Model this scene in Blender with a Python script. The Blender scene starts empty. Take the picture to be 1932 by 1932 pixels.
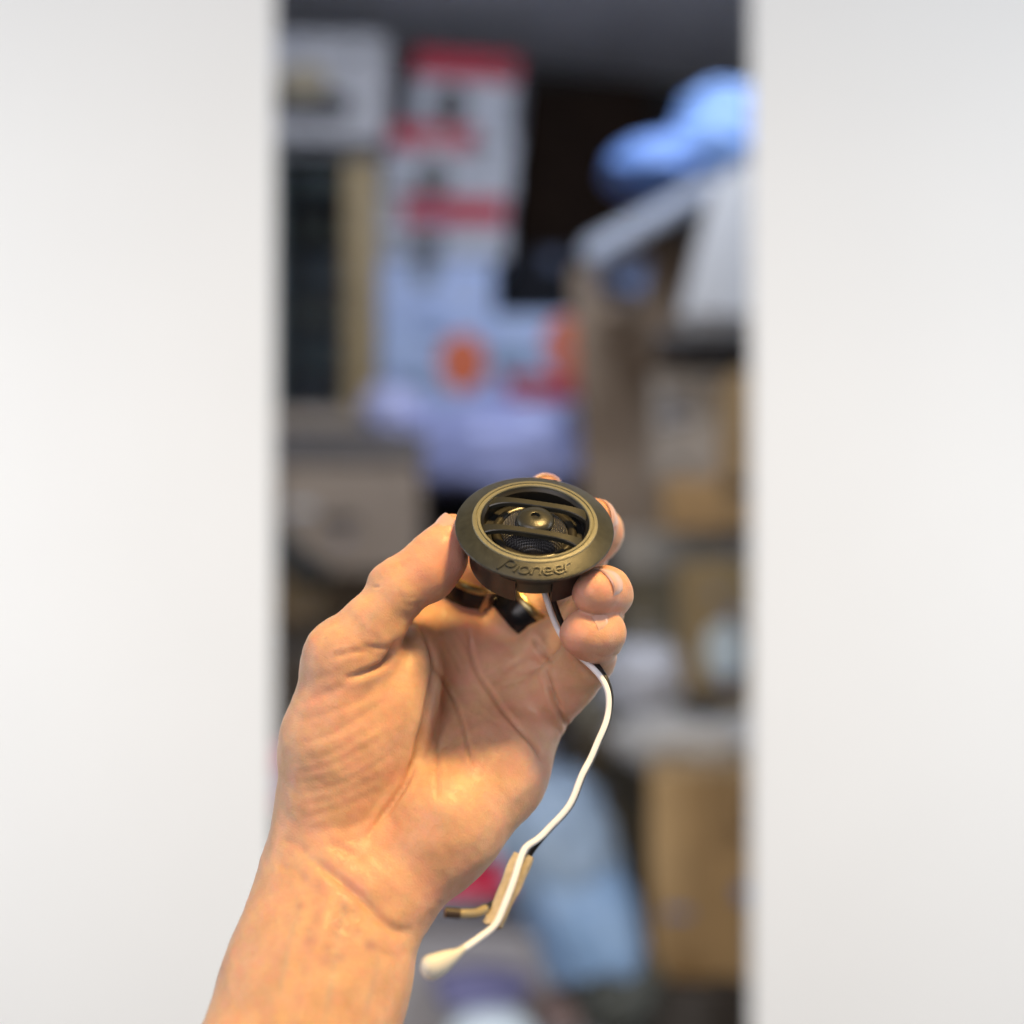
import bpy, bmesh, math, random
import numpy as np
from mathutils import Vector, Matrix

random.seed(4)
# ------------------------------------------------------------------ camera, world, lights, exposure
sc = bpy.context.scene
COL = sc.collection
F = 2452.0            # focal length in pixels of a 1932 px square picture (43 degree view)
CAM_Z = 1.40          # the camera is held 1.4 m above the floor, level, looking along +Y
cam = bpy.data.cameras.new('camera')
cam_ob = bpy.data.objects.new('camera', cam)
COL.objects.link(cam_ob)
cam_ob.location = (0, 0, CAM_Z)
cam_ob.rotation_euler = (math.radians(90), 0, 0)
cam.sensor_width = 36
cam.angle = 2 * math.atan(966 / F)
cam.clip_start = 0.02
cam.clip_end = 60
cam.dof.use_dof = True
cam.dof.focus_distance = 0.400
cam.dof.aperture_fstop = 3.4
sc.camera = cam_ob

world = bpy.data.worlds.new('World')
sc.world = world
world.use_nodes = True
bg = world.node_tree.nodes['Background']
bg.inputs[0].default_value = (0.62, 0.72, 1.0, 1)
bg.inputs[1].default_value = 0.05

def lamp(name, kind, loc, target, power, color, size=0.3, size_y=None):
    l = bpy.data.lights.new(name, kind)
    l.energy = power
    l.color = color
    if kind == 'AREA':
        l.size = size
        if size_y:
            l.shape = 'RECTANGLE'; l.size_y = size_y
    else:
        l.shadow_soft_size = size
    o = bpy.data.objects.new(name, l)
    COL.objects.link(o)
    o.location = loc
    d = Vector(target) - Vector(loc)
    o.rotation_euler = d.to_track_quat('-Z', 'Y').to_euler()
    return o

# warm bulb above the counter, a little to the right of the hand
lamp('warm_lamp', 'AREA', (0.22, 0.15, 2.03), (0.0, 0.41, 1.36), 11.5, (1.0, 0.65, 0.23), 0.12)
# unseen pinkish fill behind the photographer, lifts the shaded palm
lamp('front_fill', 'AREA', (-0.45, -0.8, 1.75), (0.0, 0.6, 1.35), 12.0, (1.0, 0.93, 0.95), 1.0)
# two tall unseen fill lamps, added to whiten the wall round the storeroom door
for sx in (-1, 1):
    lamp('side_wall_fill', 'AREA', (sx * 1.5, 0.42, 1.45), (sx * 0.75, 2.05, 1.40), 28.0, (0.93, 0.97, 1.0), 0.5, 2.2)
# unseen cool strip lamp, added inside the doorway to brighten the goods
lamp('storeroom_fill', 'AREA', (0.1, 2.35, 2.90), (0.1, 3.9, 1.0), 27.0, (0.84, 0.90, 1.0), 1.0, 0.10)

sc.view_settings.view_transform = 'Standard'
sc.view_settings.look = 'None'
sc.view_settings.gamma = 1
sc.view_settings.exposure = 0.0
sc.view_settings.use_curve_mapping = False
sc.render.engine = 'CYCLES'
sc.cycles.use_light_tree = False
sc.cycles.max_bounces = 6
sc.cycles.diffuse_bounces = 3
sc.cycles.glossy_bounces = 3
sc.cycles.transmission_bounces = 4
sc.cycles.caustics_reflective = False
sc.cycles.caustics_refractive = False

# ------------------------------------------------------------------ helpers
def at(u, v, d):
    """picture position (1932 px square) and distance in metres -> world point"""
    return Vector(((u - 966) * d / F, d, CAM_Z - (v - 966) * d / F))

def srgb(r, g, b):
    f = lambda c: (c / 255 / 12.92) if c <= 10 else ((c / 255 + 0.055) / 1.055) ** 2.4
    return (f(r), f(g), f(b))

MATS = {}
def mat(name, color, rough=0.6, metal=0.0, spec=0.5, noise=0.0, nscale=20.0, bump=0.0, bscale=60.0,
        sss=0.0, coat=0.0, trans=0.0, alpha=1.0, sheen=0.0):
    if name in MATS:
        return MATS[name]
    m = bpy.data.materials.new(name)
    m.use_nodes = True
    nt = m.node_tree
    b = nt.nodes['Principled BSDF']
    b.inputs['Base Color'].default_value = (*color, 1)
    b.inputs['Roughness'].default_value = rough
    b.inputs['Metallic'].default_value = metal
    b.inputs['Specular IOR Level'].default_value = spec
    b.inputs['Coat Weight'].default_value = coat
    b.inputs['Transmission Weight'].default_value = trans
    b.inputs['Sheen Weight'].default_value = sheen
    tc = nt.nodes.new('ShaderNodeTexCoord')
    if noise > 0:
        n = nt.nodes.new('ShaderNodeTexNoise')
        n.inputs['Scale'].default_value = nscale
        n.inputs['Detail'].default_value = 5
        nt.links.new(tc.outputs['Object'], n.inputs['Vector'])
        r = nt.nodes.new('ShaderNodeValToRGB')
        r.color_ramp.elements[0].position = 0.3
        r.color_ramp.elements[1].position = 0.7
        r.color_ramp.elements[0].color = (*[c * (1 - noise) for c in color], 1)
        r.color_ramp.elements[1].color = (*[min(1, c * (1 + noise)) for c in color], 1)
        nt.links.new(n.outputs['Fac'], r.inputs['Fac'])
        nt.links.new(r.outputs['Color'], b.inputs['Base Color'])
    if bump > 0:
        n2 = nt.nodes.new('ShaderNodeTexNoise')
        n2.inputs['Scale'].default_value = bscale
        n2.inputs['Detail'].default_value = 4
        nt.links.new(tc.outputs['Object'], n2.inputs['Vector'])
        bp = nt.nodes.new('ShaderNodeBump')
        bp.inputs['Strength'].default_value = bump
        bp.inputs['Distance'].default_value = 0.002
        nt.links.new(n2.outputs['Fac'], bp.inputs['Height'])
        nt.links.new(bp.outputs['Normal'], b.inputs['Normal'])
    MATS[name] = m
    return m

def link(o, parent=None):
    COL.objects.link(o)
    if parent is not None:
        o.parent = parent
    return o

def mesh_ob(name, verts, faces, material, parent=None, smooth=False):
    me = bpy.data.meshes.new(name)
    me.from_pydata([tuple(v) for v in verts], [], faces)
    me.update()
    if smooth:
        me.polygons.foreach_set('use_smooth', [True] * len(me.polygons))
    if material:
        me.materials.append(material)
    return link(bpy.data.objects.new(name, me), parent)

def bm_ob(name, bm, material, parent=None, smooth=False):
    me = bpy.data.meshes.new(name)
    bm.to_mesh(me); bm.free()
    if smooth:
        me.polygons.foreach_set('use_smooth', [True] * len(me.polygons))
    me.materials.append(material)
    return link(bpy.data.objects.new(name, me), parent)

def empty(name, loc=(0, 0, 0)):
    o = bpy.data.objects.new(name, None)
    o.location = loc
    o.empty_display_size = 0.01
    return link(o)

def tag(o, label=None, category=None, group=None, kind=None):
    if label: o['label'] = label
    if category: o['category'] = category
    if group: o['group'] = group
    if kind: o['kind'] = kind
    return o

def sharp(o, deg=35):
    me = o.data
    me.polygons.foreach_set('use_smooth', [True] * len(me.polygons))
    try:
        me.set_sharp_from_angle(angle=math.radians(deg))
    except Exception:
        pass

def catmull(pts, n=8):
    pts = [Vector(p) for p in pts]
    P = [pts[0] * 2 - pts[1]] + pts + [pts[-1] * 2 - pts[-2]]
    out = []
    for i in range(1, len(P) - 2):
        for k in range(n):
            t = k / n
            a, b, c, d = P[i - 1], P[i], P[i + 1], P[i + 2]
            out.append(0.5 * ((2 * b) + (c - a) * t + (2 * a - 5 * b + 4 * c - d) * t * t + (3 * b - a - 3 * c + d) * t ** 3))
    out.append(pts[-1])
    return out

def tube(name, pts, radii, material, parent=None, seg=12, squash=1.0):
    pts = [Vector(p) for p in pts]
    if not hasattr(radii, '__len__'):
        radii = [radii] * len(pts)
    V, Fc = [], []
    up = Vector((0.13, -1, 0.21)).normalized()
    for i, p in enumerate(pts):
        t = (pts[min(i + 1, len(pts) - 1)] - pts[max(i - 1, 0)]).normalized()
        s = t.cross(up).normalized(); w = s.cross(t).normalized()
        up = w
        for k in range(seg):
            a = 2 * math.pi * k / seg
            V.append(p + (s * math.cos(a) + w * math.sin(a) * squash) * radii[i])
    n = len(pts)
    for i in range(n - 1):
        for k in range(seg):
            k2 = (k + 1) % seg
            Fc.append((i * seg + k, i * seg + k2, (i + 1) * seg + k2, (i + 1) * seg + k))
    Fc.append(tuple(range(seg))[::-1]); Fc.append(tuple((n - 1) * seg + k for k in range(seg)))
    o = mesh_ob(name, V, Fc, material, parent)
    sharp(o, 50)
    return o

def lathe(name, prof, material, parent=None, seg=128, a0=0.0, a1=2 * math.pi, closed=True, sh=28):
    """profile of (r, h) in mm turned round local Z, metres out; closed: profile is a loop"""
    full = abs(a1 - a0 - 2 * math.pi) < 1e-6
    n = seg if full else seg + 1
    V, Fc = [], []
    m = len(prof)
    for i in range(n):
        a = a0 + (a1 - a0) * i / seg
        for r, h in prof:
            V.append((r * math.cos(a) * .001, r * math.sin(a) * .001, h * .001))
    for i in range(seg):
        j = (i + 1) % n
        for k in range(m if closed else m - 1):
            k2 = (k + 1) % m
            Fc.append((i * m + k, j * m + k, j * m + k2, i * m + k2))
    if not full and closed:
        Fc.append(tuple(range(m))); Fc.append(tuple((n - 1) * m + k for k in range(m))[::-1])
    o = mesh_ob(name, V, Fc, material, parent)
    bm = bmesh.new(); bm.from_mesh(o.data)
    bmesh.ops.remove_doubles(bm, verts=bm.verts, dist=1e-6)
    bmesh.ops.recalc_face_normals(bm, faces=bm.faces); bm.to_mesh(o.data); bm.free()
    sharp(o, sh)
    return o

# ------------------------------------------------------------------ the setting: a goods-filled end of a narrow shop aisle
def box_bm(w, t, h, bevel=0.004, z0=0.0):
    bm = bmesh.new(); bmesh.ops.create_cube(bm, size=1)
    for v in bm.verts:
        v.co = (v.co.x * w, v.co.y * t, (v.co.z + .5) * h + z0)
    if bevel:
        bmesh.ops.bevel(bm, geom=list(bm.edges), offset=min(bevel, w / 4, t / 4, h / 4), segments=2, affect='EDGES', profile=.6)
    return bm

def quad_wall(name, pts, material):
    o = mesh_ob(name, pts, [tuple(range(len(pts)))], material)
    return tag(o, kind='structure')

WALLP = mat('wall_paint', (.86, .86, .86), rough=.7, noise=.012, nscale=3, bump=.05, bscale=120)
S = 1.75                         # the storeroom stands this much deeper than the first sketch of it
def atb(u, v, d): return at(u, v, d * S)
YD = 2.05                        # white front wall with the door opening
XL, XR = (516 - 966) * YD / F, (1418 - 966) * YD / F
RL, RR, ZC, ZF = -1.05, 1.10, CAM_Z + 0.965 * S, 0.0
YB0, YB1 = 2.66 * S, 3.10 * S
def front_wall():
    bm = bmesh.new()
    def bx(x0, x1, z0, z1):
        r = bmesh.ops.create_cube(bm, size=1)
        for v in r['verts']:
            v.co = ((x0 + x1) / 2 + v.co.x * (x1 - x0), YD + .006 + v.co.y * .012, (z0 + z1) / 2 + v.co.z * (z1 - z0))
    bx(-3, XL, 0, 3.3); bx(XR, 3, 0, 3.3); bx(XL, XR, 2.42, 3.3)
    o = bm_ob('front_wall', bm, WALLP); tag(o, kind='structure')
front_wall()
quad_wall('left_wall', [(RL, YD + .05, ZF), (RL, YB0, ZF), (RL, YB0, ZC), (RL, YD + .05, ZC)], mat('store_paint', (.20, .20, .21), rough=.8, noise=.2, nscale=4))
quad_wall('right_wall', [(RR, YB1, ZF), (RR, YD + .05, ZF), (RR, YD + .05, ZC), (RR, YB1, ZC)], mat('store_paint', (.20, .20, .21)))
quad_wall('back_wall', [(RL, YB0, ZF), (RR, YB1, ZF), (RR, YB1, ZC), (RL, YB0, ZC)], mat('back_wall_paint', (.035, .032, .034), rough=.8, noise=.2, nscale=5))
quad_wall('ceiling', [(RL, YD + .05, ZC), (RL, YB0, ZC), (RR, YB1, ZC), (RR, YD + .05, ZC)], mat('ceiling_board', (.84, .83, .88), rough=.8, noise=.1, nscale=4))
quad_wall('floor', [(-3, -1.5, ZF), (3, -1.5, ZF), (3, 5.6, ZF), (-3, 5.6, ZF)], mat('floor_tile', (.22, .20, .18), rough=.5, noise=.15, nscale=6))
def beam():
    bm = bmesh.new()
    k = (YB1 - YB0) / (RR - RL)
    a = Vector((RL + .002, YB0 - .012, 0)); b = Vector((RR - .002, YB1 - .012, 0))
    off = Vector((0, -.12, 0)); z0, z1 = ZC - .17, ZC - .003
    vs = [bm.verts.new(p) for p in (a + Vector((0, 0, z0)), b + Vector((0, 0, z0)), b + Vector((0, 0, z1)), a + Vector((0, 0, z1)),
                                    a + off + Vector((0, 0, z0)), b + off + Vector((0, 0, z0)), b + off + Vector((0, 0, z1)), a + off + Vector((0, 0, z1)))]
    for f in ((0, 1, 2, 3), (7, 6, 5, 4), (0, 4, 5, 1), (1, 5, 6, 2), (2, 6, 7, 3), (3, 7, 4, 0)):
        bm.faces.new([vs[i] for i in f])
    bmesh.ops.recalc_face_normals(bm, faces=bm.faces)
    o = bm_ob('ceiling_beam', bm, mat('beam_dark', (.012, .012, .014), rough=.7))
    tag(o, 'dark beam running along the back wall under the ceiling', 'beam')
beam()

def card(name, c, rough=.75):
    return mat(name, c, rough=rough, noise=.09, nscale=14, bump=.15, bscale=60)

def carton(name, u0, v0, u1, v1, d, deep, material, label, category='carton', yaw=0.0, roll=0.0, prints=(), tape=None, flaps=False, group=None):
    """carton whose front face fills the given picture rectangle at distance d"""
    deep = deep * S
    w = (u1 - u0) * d * S / F; h = (v1 - v0) * d * S / F
    base = atb((u0 + u1) / 2, v1, d)
    root = empty(name, (base.x, base.y + deep / 2, base.z))
    root.rotation_euler = (0, roll, yaw)
    tag(root, label, category, group)
    bm_ob('body', box_bm(w, deep, h, .005), material, root)
    yf = -deep / 2
    for p in prints:
        kind, a0, b0, a1, b1, m = p[:6]
        nm = p[6] if len(p) > 6 else 'printed_panel'
        cx, cz, pw, ph = ((a0 + a1) / 2 - .5) * w, (1 - (b0 + b1) / 2) * h, (a1 - a0) * w, (b1 - b0) * h
        if kind == 'rect':
            bm = box_bm(pw, .0016, ph, 0)
            bmesh.ops.translate(bm, verts=bm.verts, vec=(cx, yf - .0014, cz - ph / 2))
        else:
            bm = bmesh.new()
            bmesh.ops.create_cone(bm, cap_ends=True, segments=28, radius1=.5, radius2=.47, depth=1)
            for v in bm.verts:
                v.co = Vector((v.co.x * pw + cx, yf - .0016 - (v.co.z) * .0014, v.co.y * ph + cz))
            bmesh.ops.recalc_face_normals(bm, faces=bm.faces)
        bm_ob(nm, bm, m, root)
    rr = random.Random(int(u0 * 7 + v0))
    if category == 'carton':
        for _ in range(rr.randint(3, 6)):
            pw, ph = w * rr.uniform(.06, .26), h * rr.uniform(.02, .09)
            cx, cz = rr.uniform(-.5, .5) * (w - pw) * .9, rr.uniform(.06, .9) * (h - ph)
            bm = box_bm(pw, .0010, ph, 0); bmesh.ops.translate(bm, verts=bm.verts, vec=(cx, yf - .0024 - .0012 * _, cz))
            bm_ob('printed_mark', bm, rr.choice(PRINTS), root)
    if tape:
        bm = box_bm(.05, .0016, h * .35, 0, h * .655); bmesh.ops.translate(bm, verts=bm.verts, vec=(0, yf - .0014, 0))
        bm_ob('tape', bm, tape, root)
        bm = box_bm(.05, deep * .98, .0016, 0, h + .0002); bm_ob('tape', bm, tape, root)
    if flaps:
        for s in (-1, 1):
            bm = box_bm(w * .98, deep * .48, .004, .001)
            bmesh.ops.rotate(bm, verts=bm.verts, cent=(0, s * deep * .24, 0), matrix=Matrix.Rotation(s * math.radians(-28), 3, 'X'))
            bmesh.ops.translate(bm, verts=bm.verts, vec=(0, s * deep * .27, h + .035))
            bm_ob('flap', bm, material, root)
    return root

def bag(name, u, v, d, rx, rz, ry, material, label, category='bag', seed=1, group=None, lean=0.0, knot=None):
    """crumpled plastic bag: creased closed skin; rx, rz half sizes in px, ry half depth in m"""
    ry = ry * S
    bm = bmesh.new(); bmesh.ops.create_icosphere(bm, subdivisions=5, radius=1)
    r = np.random.default_rng(seed)
    P = np.array([v_.co[:] for v_ in bm.verts])
    o = np.zeros(len(P))
    for k in range(26):
        n = r.normal(size=3); n /= np.linalg.norm(n)
        c = r.uniform(-.7, .8)
        t = P @ n - c
        o += r.uniform(.02, .085) * np.exp(-np.abs(t) / r.uniform(.05, .22)) * r.choice([-1, 1])
    for k in range(10):
        w = r.normal(size=3) * r.uniform(1.5, 5)
        o += .03 * np.abs(np.sin(P @ w + r.uniform(0, 6)))
    Q = np.sign(P) * np.abs(P) ** .82 * (1 + o)[:, None]
    sx, sz = rx * d * S / F, rz * d * S / F
    Q = Q * np.array([sx, ry, sz])
    Q[:, 0] += lean * Q[:, 2]
    zmin = Q[:, 2].min()
    for v_, q in zip(bm.verts, Q):
        v_.co = (q[0], q[1], q[2] - zmin)
    c = atb(u, v, d)
    root = empty(name, (c.x, c.y + ry, c.z + zmin))
    tag(root, label, category, group)
    bm_ob('body', bm, material, root, smooth=True)
    zt = (Q[:, 2].max() - zmin)
    # gathered neck
    bm = bmesh.new(); nseg = 26
    rings = []
    for hgt, rad in ((0, .34), (.10, .16), (.16, .10), (.24, .20), (.32, .30)):
        rings.append([bm.verts.new((math.cos(a) * sx * rad * (1 + .25 * math.sin(7 * a + seed)) + lean * zt * .5, math.sin(a) * ry * rad * (1 + .25 * math.sin(5 * a)), zt * (.90 + hgt * .55))) for a in [2 * math.pi * k / nseg for k in range(nseg)]])
    for a, b in zip(rings[:-1], rings[1:]):
        for k in range(nseg):
            bm.faces.new((a[k], a[(k + 1) % nseg], b[(k + 1) % nseg], b[k]))
    bm.faces.new(rings[-1])
    bm_ob('gathered_neck', bm, material, root, smooth=True)
    return root

def plastic(name, c, rough=.3):
    return mat(name, c, rough=rough, spec=.5, noise=.06, nscale=10)

PRINTS = [mat('mark_black', (.03, .03, .035), rough=.6), mat('mark_brown', (.10, .06, .035), rough=.6), mat('mark_grey', (.22, .22, .24), rough=.6), mat('mark_pale', (.55, .56, .58), rough=.6), mat('mark_blue', (.10, .16, .32), rough=.6)]
RED = mat('print_red', srgb(168, 30, 56), rough=.6); DKP = mat('print_black', (.02, .02, .024), rough=.5)
ORG = mat('print_orange', srgb(205, 98, 56), rough=.6); SKY = mat('print_blue', srgb(118, 150, 205), rough=.5)
WBX = card('white_card', (.42, .44, .50)); BWX = card('blue_white_card', (.42, .52, .78))
KRAFT = card('kraft_card', (.34, .21, .09)); TAUPE = card('taupe_card', (.245, .195, .150)); OLIVE = card('olive_card', (.20, .16, .095))
TAPE = mat('brown_tape', (.30, .20, .10), rough=.25); GREY = card('grey_card', (.25, .22, .19)); BEIGE = card('beige_card', (.33, .265, .21))

# --- back row, left: glass cabinet
def cabinet():
    d = 2.30
    W = lambda px: px * d * S / F
    c = atb(612, 806, d)
    root = empty('display_cabinet', (c.x, c.y + .12 * S, c.z))
    tag(root, 'wooden framed glass display cabinet with dark goods on its shelves', 'cabinet')
    h = W(806 - 285); w = W(190)
    WOOD = mat('ochre_wood', (.30, .22, .105), rough=.45, noise=.2, nscale=9)
    def b(nm, x, y, z, sx, sy, sz, m, bev=.003):
        bm = box_bm(sx, sy * S, sz, bev); bmesh.ops.translate(bm, verts=bm.verts, vec=(x, y * S, z)); return bm_ob(nm, bm, m, root)
    b('back_panel', 0, .115, 0, w, .01, h, mat('cabinet_back', (.035, .045, .055), rough=.6))
    b('post', w / 2 - W(28), -.1, W(26), W(56), .04, h - W(40), WOOD)
    b('post', -w / 2 + W(4), -.1, W(26), W(8), .04, h - W(40), mat('teal_frame', (.07, .11, .12), rough=.4))
    b('side_panel', w / 2 - .004, .02, 0, .008, .18, h, WOOD)
    b('plinth', 0, 0, 0, w * 1.04, .24, W(34), mat('pale_wood', (.42, .35, .29), rough=.5))
    b('top_board', 0, 0, h - W(6), w * 1.02, .24, W(26), mat('grey_laminate', (.26, .28, .31), rough=.5))
    zs = [W(34 + k * 82) for k in range(6)]
    for z in zs[1:]:
        b('shelf', -W(24), .02, z, w - W(64), .17, .006, mat('shelf_glass', (.10, .13, .14), rough=.15, spec=.6), .001)
    b('glass_pane', -W(24), -.11, W(34), w - W(64), .004, h - W(62), mat('pane_glass', (.8, .9, .92), rough=.03, trans=1.0), .0008)
    tones = [((.035, .05, .09), 'navy'), ((.03, .06, .075), 'teal'), ((.06, .055, .035), 'olive'), ((.035, .05, .075), 'slate blue'), ((.07, .06, .035), 'brown'), ((.05, .06, .06), 'grey green')]
    rows = ('lowest', 'second lowest', 'third', 'fourth', 'fifth', 'topmost')
    for k, z in enumerate(zs):
        cc, nm = tones[k]
        m = mat('goods_' + nm.replace(' ', '_'), cc, rough=.5)
        g = empty('goods_box', (root.location.x - W(24) + (.01 if k % 2 else -.008), root.location.y + .015 * S, root.location.z + z + (.0065 if k else .001)))
        tag(g, f'dark {nm} goods box on the {rows[k]} shelf of the cabinet', 'box')
        bm_ob('body', box_bm(W(86), .12 * S, W(52), .004), m, g)
        bm = box_bm(W(40), .0016, W(20), 0, W(14)); bmesh.ops.translate(bm, verts=bm.verts, vec=(0, -.06 * S - .0014, 0))
        bm_ob('label_panel', bm, mat('label_' + nm.replace(' ', '_'), tuple(min(1, x * 2.6) for x in cc), rough=.5), g)
cabinet()
# on the cabinet: big white carton with a dark picture
carton('speaker_carton', 450, 62, 722, 262, 2.26, .18, card('grey_white_card', (.40, .40, .43)), 'big grey white carton with a dark speaker picture on top of the cabinet', 'carton', roll=.03,
       prints=(('rect', .06, .40, .62, .80, DKP, 'picture'), ('disc', .26, .30, .62, .62, mat('print_tan', (.34, .29, .20)), 'picture'), ('disc', .58, .55, .78, .82, DKP, 'picture')))
# stack of speaker cartons
def stripe(a0, b0, a1, b1): return ('rect', a0, b0, a1, b1, RED, 'red_band')
carton('speaker_carton', 776, 100, 972, 238, 2.42, .20, WBX, 'white speaker carton with a red band along its top, highest of the stack', yaw=-.06, roll=.10,
       prints=(stripe(.0, .0, 1.0, .36), ('disc', .22, .46, .56, .98, DKP, 'speaker_picture')))
carton('speaker_carton', 716, 240, 965, 368, 2.40, .20, WBX, 'white speaker carton with a red band at its left, second of the stack', yaw=.03, roll=.05,
       prints=(stripe(.02, .0, .70, .34), ('disc', .26, .50, .52, 1.0, DKP, 'speaker_picture')))
carton('speaker_carton', 716, 372, 958, 486, 2.40, .20, WBX, 'white speaker carton with a wide red band, third of the stack', yaw=-.02, roll=.02,
       prints=(stripe(.18, .0, .98, .46), ('disc', .24, .56, .50, 1.0, DKP, 'speaker_picture')))
carton('speaker_carton', 714, 490, 930, 604, 2.40, .20, BWX, 'plain bluish white carton at the bottom of the speaker stack', yaw=.02,
       prints=(('disc', .28, .02, .52, .46, mat('print_grey', (.12, .14, .17)), 'speaker_picture'),))
carton('graphic_carton', 712, 606, 926, 790, 2.34, .20, card('pale_blue_card', (.38, .48, .72)), 'pale blue carton with a round orange picture', yaw=.04,
       prints=(('disc', .52, .12, .94, .72, ORG, 'orange_picture'), ('rect', .05, .55, .45, .80, mat('print_slate', (.16, .24, .36)), 'printed_panel')))
carton('graphic_carton', 930, 592, 1120, 772, 2.30, .20, card('pale_blue_card', (.38, .48, .72)), 'pale blue carton with orange picture and red stripe beside the taupe board', yaw=-.04,
       prints=(('disc', .52, .02, 1.0, .66, ORG, 'orange_picture'), ('rect', .14, .64, .98, .92, RED, 'red_stripe'), ('rect', .0, .40, .40, .62, mat('print_slate', (.16, .24, .36)), 'printed_panel')))
# dark cupboard
def cupboard():
    d = 2.72; w = (1235 - 955) * d * S / F; h = (1000 - 150) * d * S / F
    c = atb(1095, 1000, d)
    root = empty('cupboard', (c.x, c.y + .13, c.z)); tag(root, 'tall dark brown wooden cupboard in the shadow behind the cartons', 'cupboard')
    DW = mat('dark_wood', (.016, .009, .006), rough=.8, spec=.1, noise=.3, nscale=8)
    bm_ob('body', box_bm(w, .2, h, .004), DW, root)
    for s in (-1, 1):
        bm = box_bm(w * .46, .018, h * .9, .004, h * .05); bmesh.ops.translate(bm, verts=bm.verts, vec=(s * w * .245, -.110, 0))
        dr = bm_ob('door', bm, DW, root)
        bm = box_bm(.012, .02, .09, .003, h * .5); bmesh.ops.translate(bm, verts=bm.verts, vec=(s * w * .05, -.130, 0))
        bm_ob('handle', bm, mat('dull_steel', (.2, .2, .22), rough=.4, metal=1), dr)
cupboard()
carton('appliance_box', 955, 470, 1130, 590, 2.50, .14, mat('black_card', (.010, .011, .015), rough=.8, spec=.15), 'black box with a small blue mark under the cupboard doors', 'box',
       prints=(('rect', .40, .05, .60, .30, mat('print_dkblue', (.03, .05, .11)), 'mark'),))
# crumpled pale violet bags below the graphic cartons
bag('plastic_bag', 935, 832, 2.05, 150, 72, .07, plastic('violet_film', (.30, .34, .62)), 'crumpled pale violet plastic bag below the graphic cartons', seed=4)
bag('plastic_bag', 742, 770, 2.12, 52, 42, .05, plastic('lilac_film', (.50, .53, .82)), 'small lilac plastic bag at the foot of the cabinet post', seed=9)
# --- right side, upper
bag('plastic_bag', 1285, 285, 1.74, 105, 46, .08, plastic('blue_film', (.13, .24, .55), .5), 'low blue plastic bag spilling over the foam sheet at the upper right', seed=12, lean=.5)
bag('plastic_bag', 1400, 236, 1.70, 92, 78, .09, plastic('pale_blue_film', (.17, .29, .58), .5), 'tall peaked blue plastic bag on top of the right hand stack', seed=15, lean=-.15)
carton('open_carton', 1165, 440, 1330, 660, 1.95, .22, card('brown_card', (.155, .105, .062)), 'brown open carton with pale raised flaps below the blue bag', yaw=-.25)
def panel(name, pts_px, d0, d1, thick, material, label, category):
    """leaning board given by its four picture corners, near edge d0 (first two), far edge d1"""
    thick = thick * S
    pts = [atb(u, v, d) for (u, v), d in zip(pts_px, (d0, d0, d1, d1))]
    n = (pts[1] - pts[0]).cross(pts[3] - pts[0]).normalized() * thick
    c = sum(pts, Vector()) / 4
    V = [p - c for p in pts] + [p + n - c for p in pts]
    o = mesh_ob(name, V, [(0, 1, 2, 3), (7, 6, 5, 4), (0, 4, 5, 1), (1, 5, 6, 2), (2, 6, 7, 3), (3, 7, 4, 0)], material)
    bm = bmesh.new(); bm.from_mesh(o.data); bmesh.ops.recalc_face_normals(bm, faces=bm.faces)
    bmesh.ops.bevel(bm, geom=list(bm.edges), offset=thick * .3, segments=2, affect='EDGES'); bm.to_mesh(o.data); bm.free()
    o.location = c
    return tag(o, label, category)
panel('foam_sheet', [(1090, 455), (1345, 318), (1360, 352), (1110, 500)], 1.74, 1.72, .02, mat('foam_grey', (.20, .22, .27), rough=.8), 'slanting pale grey foam sheet under the blue bag', 'foam sheet')
carton('wrapped_box', 1125, 478, 1215, 545, 1.76, .10, mat('blue_wrap', (.10, .16, .32), rough=.35), 'small blue wrapped box below the slanting foam sheet', 'box', roll=.2)
panel('foam_board', [(1268, 640), (1520, 655), (1520, 320), (1345, 345)], 1.62, 1.68, .05, mat('foam_white', (.30, .30, .31), rough=.8), 'thick white foam board standing on edge at the right', 'foam board')
panel('shelf_board', [(1235, 652), (1520, 640), (1520, 684), (1240, 690)], 1.58, 1.64, .02, mat('shelf_black', (.035, .033, .036), rough=.6), 'dark shelf board under the white foam board', 'shelf')
carton('taupe_board', 1105, 500, 1300, 1010, 1.92, .06, card('brown_taupe_card', (.225, .165, .115)), 'tall taupe cardboard sheet leaning in the middle of the aisle', 'cardboard', roll=-.05)
carton('appliance_carton', 1250, 702, 1388, 905, 1.62, .16, GREY, 'grey white carton with a dark round mark under the shelf board', yaw=-.15,
       prints=(('disc', .12, .20, .46, .55, mat('print_dgrey', (.10, .10, .12)), 'mark'),))
carton('slim_carton', 1386, 700, 1500, 960, 1.50, .14, card('ochre_card', (.34, .22, .10)), 'slim ochre carton on end beside the grey white carton')
carton('flat_carton', 1262, 905, 1520, 1002, 1.50, .14, KRAFT, 'flat brown carton with the dark gap above it painted on, at the right', yaw=-.05,
       prints=(('rect', .44, .0, 1.0, .26, mat('gap_dark', (.04, .028, .018)), 'painted_gap'),))  # shade of the gap above, painted as a dark strip on the front
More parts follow.
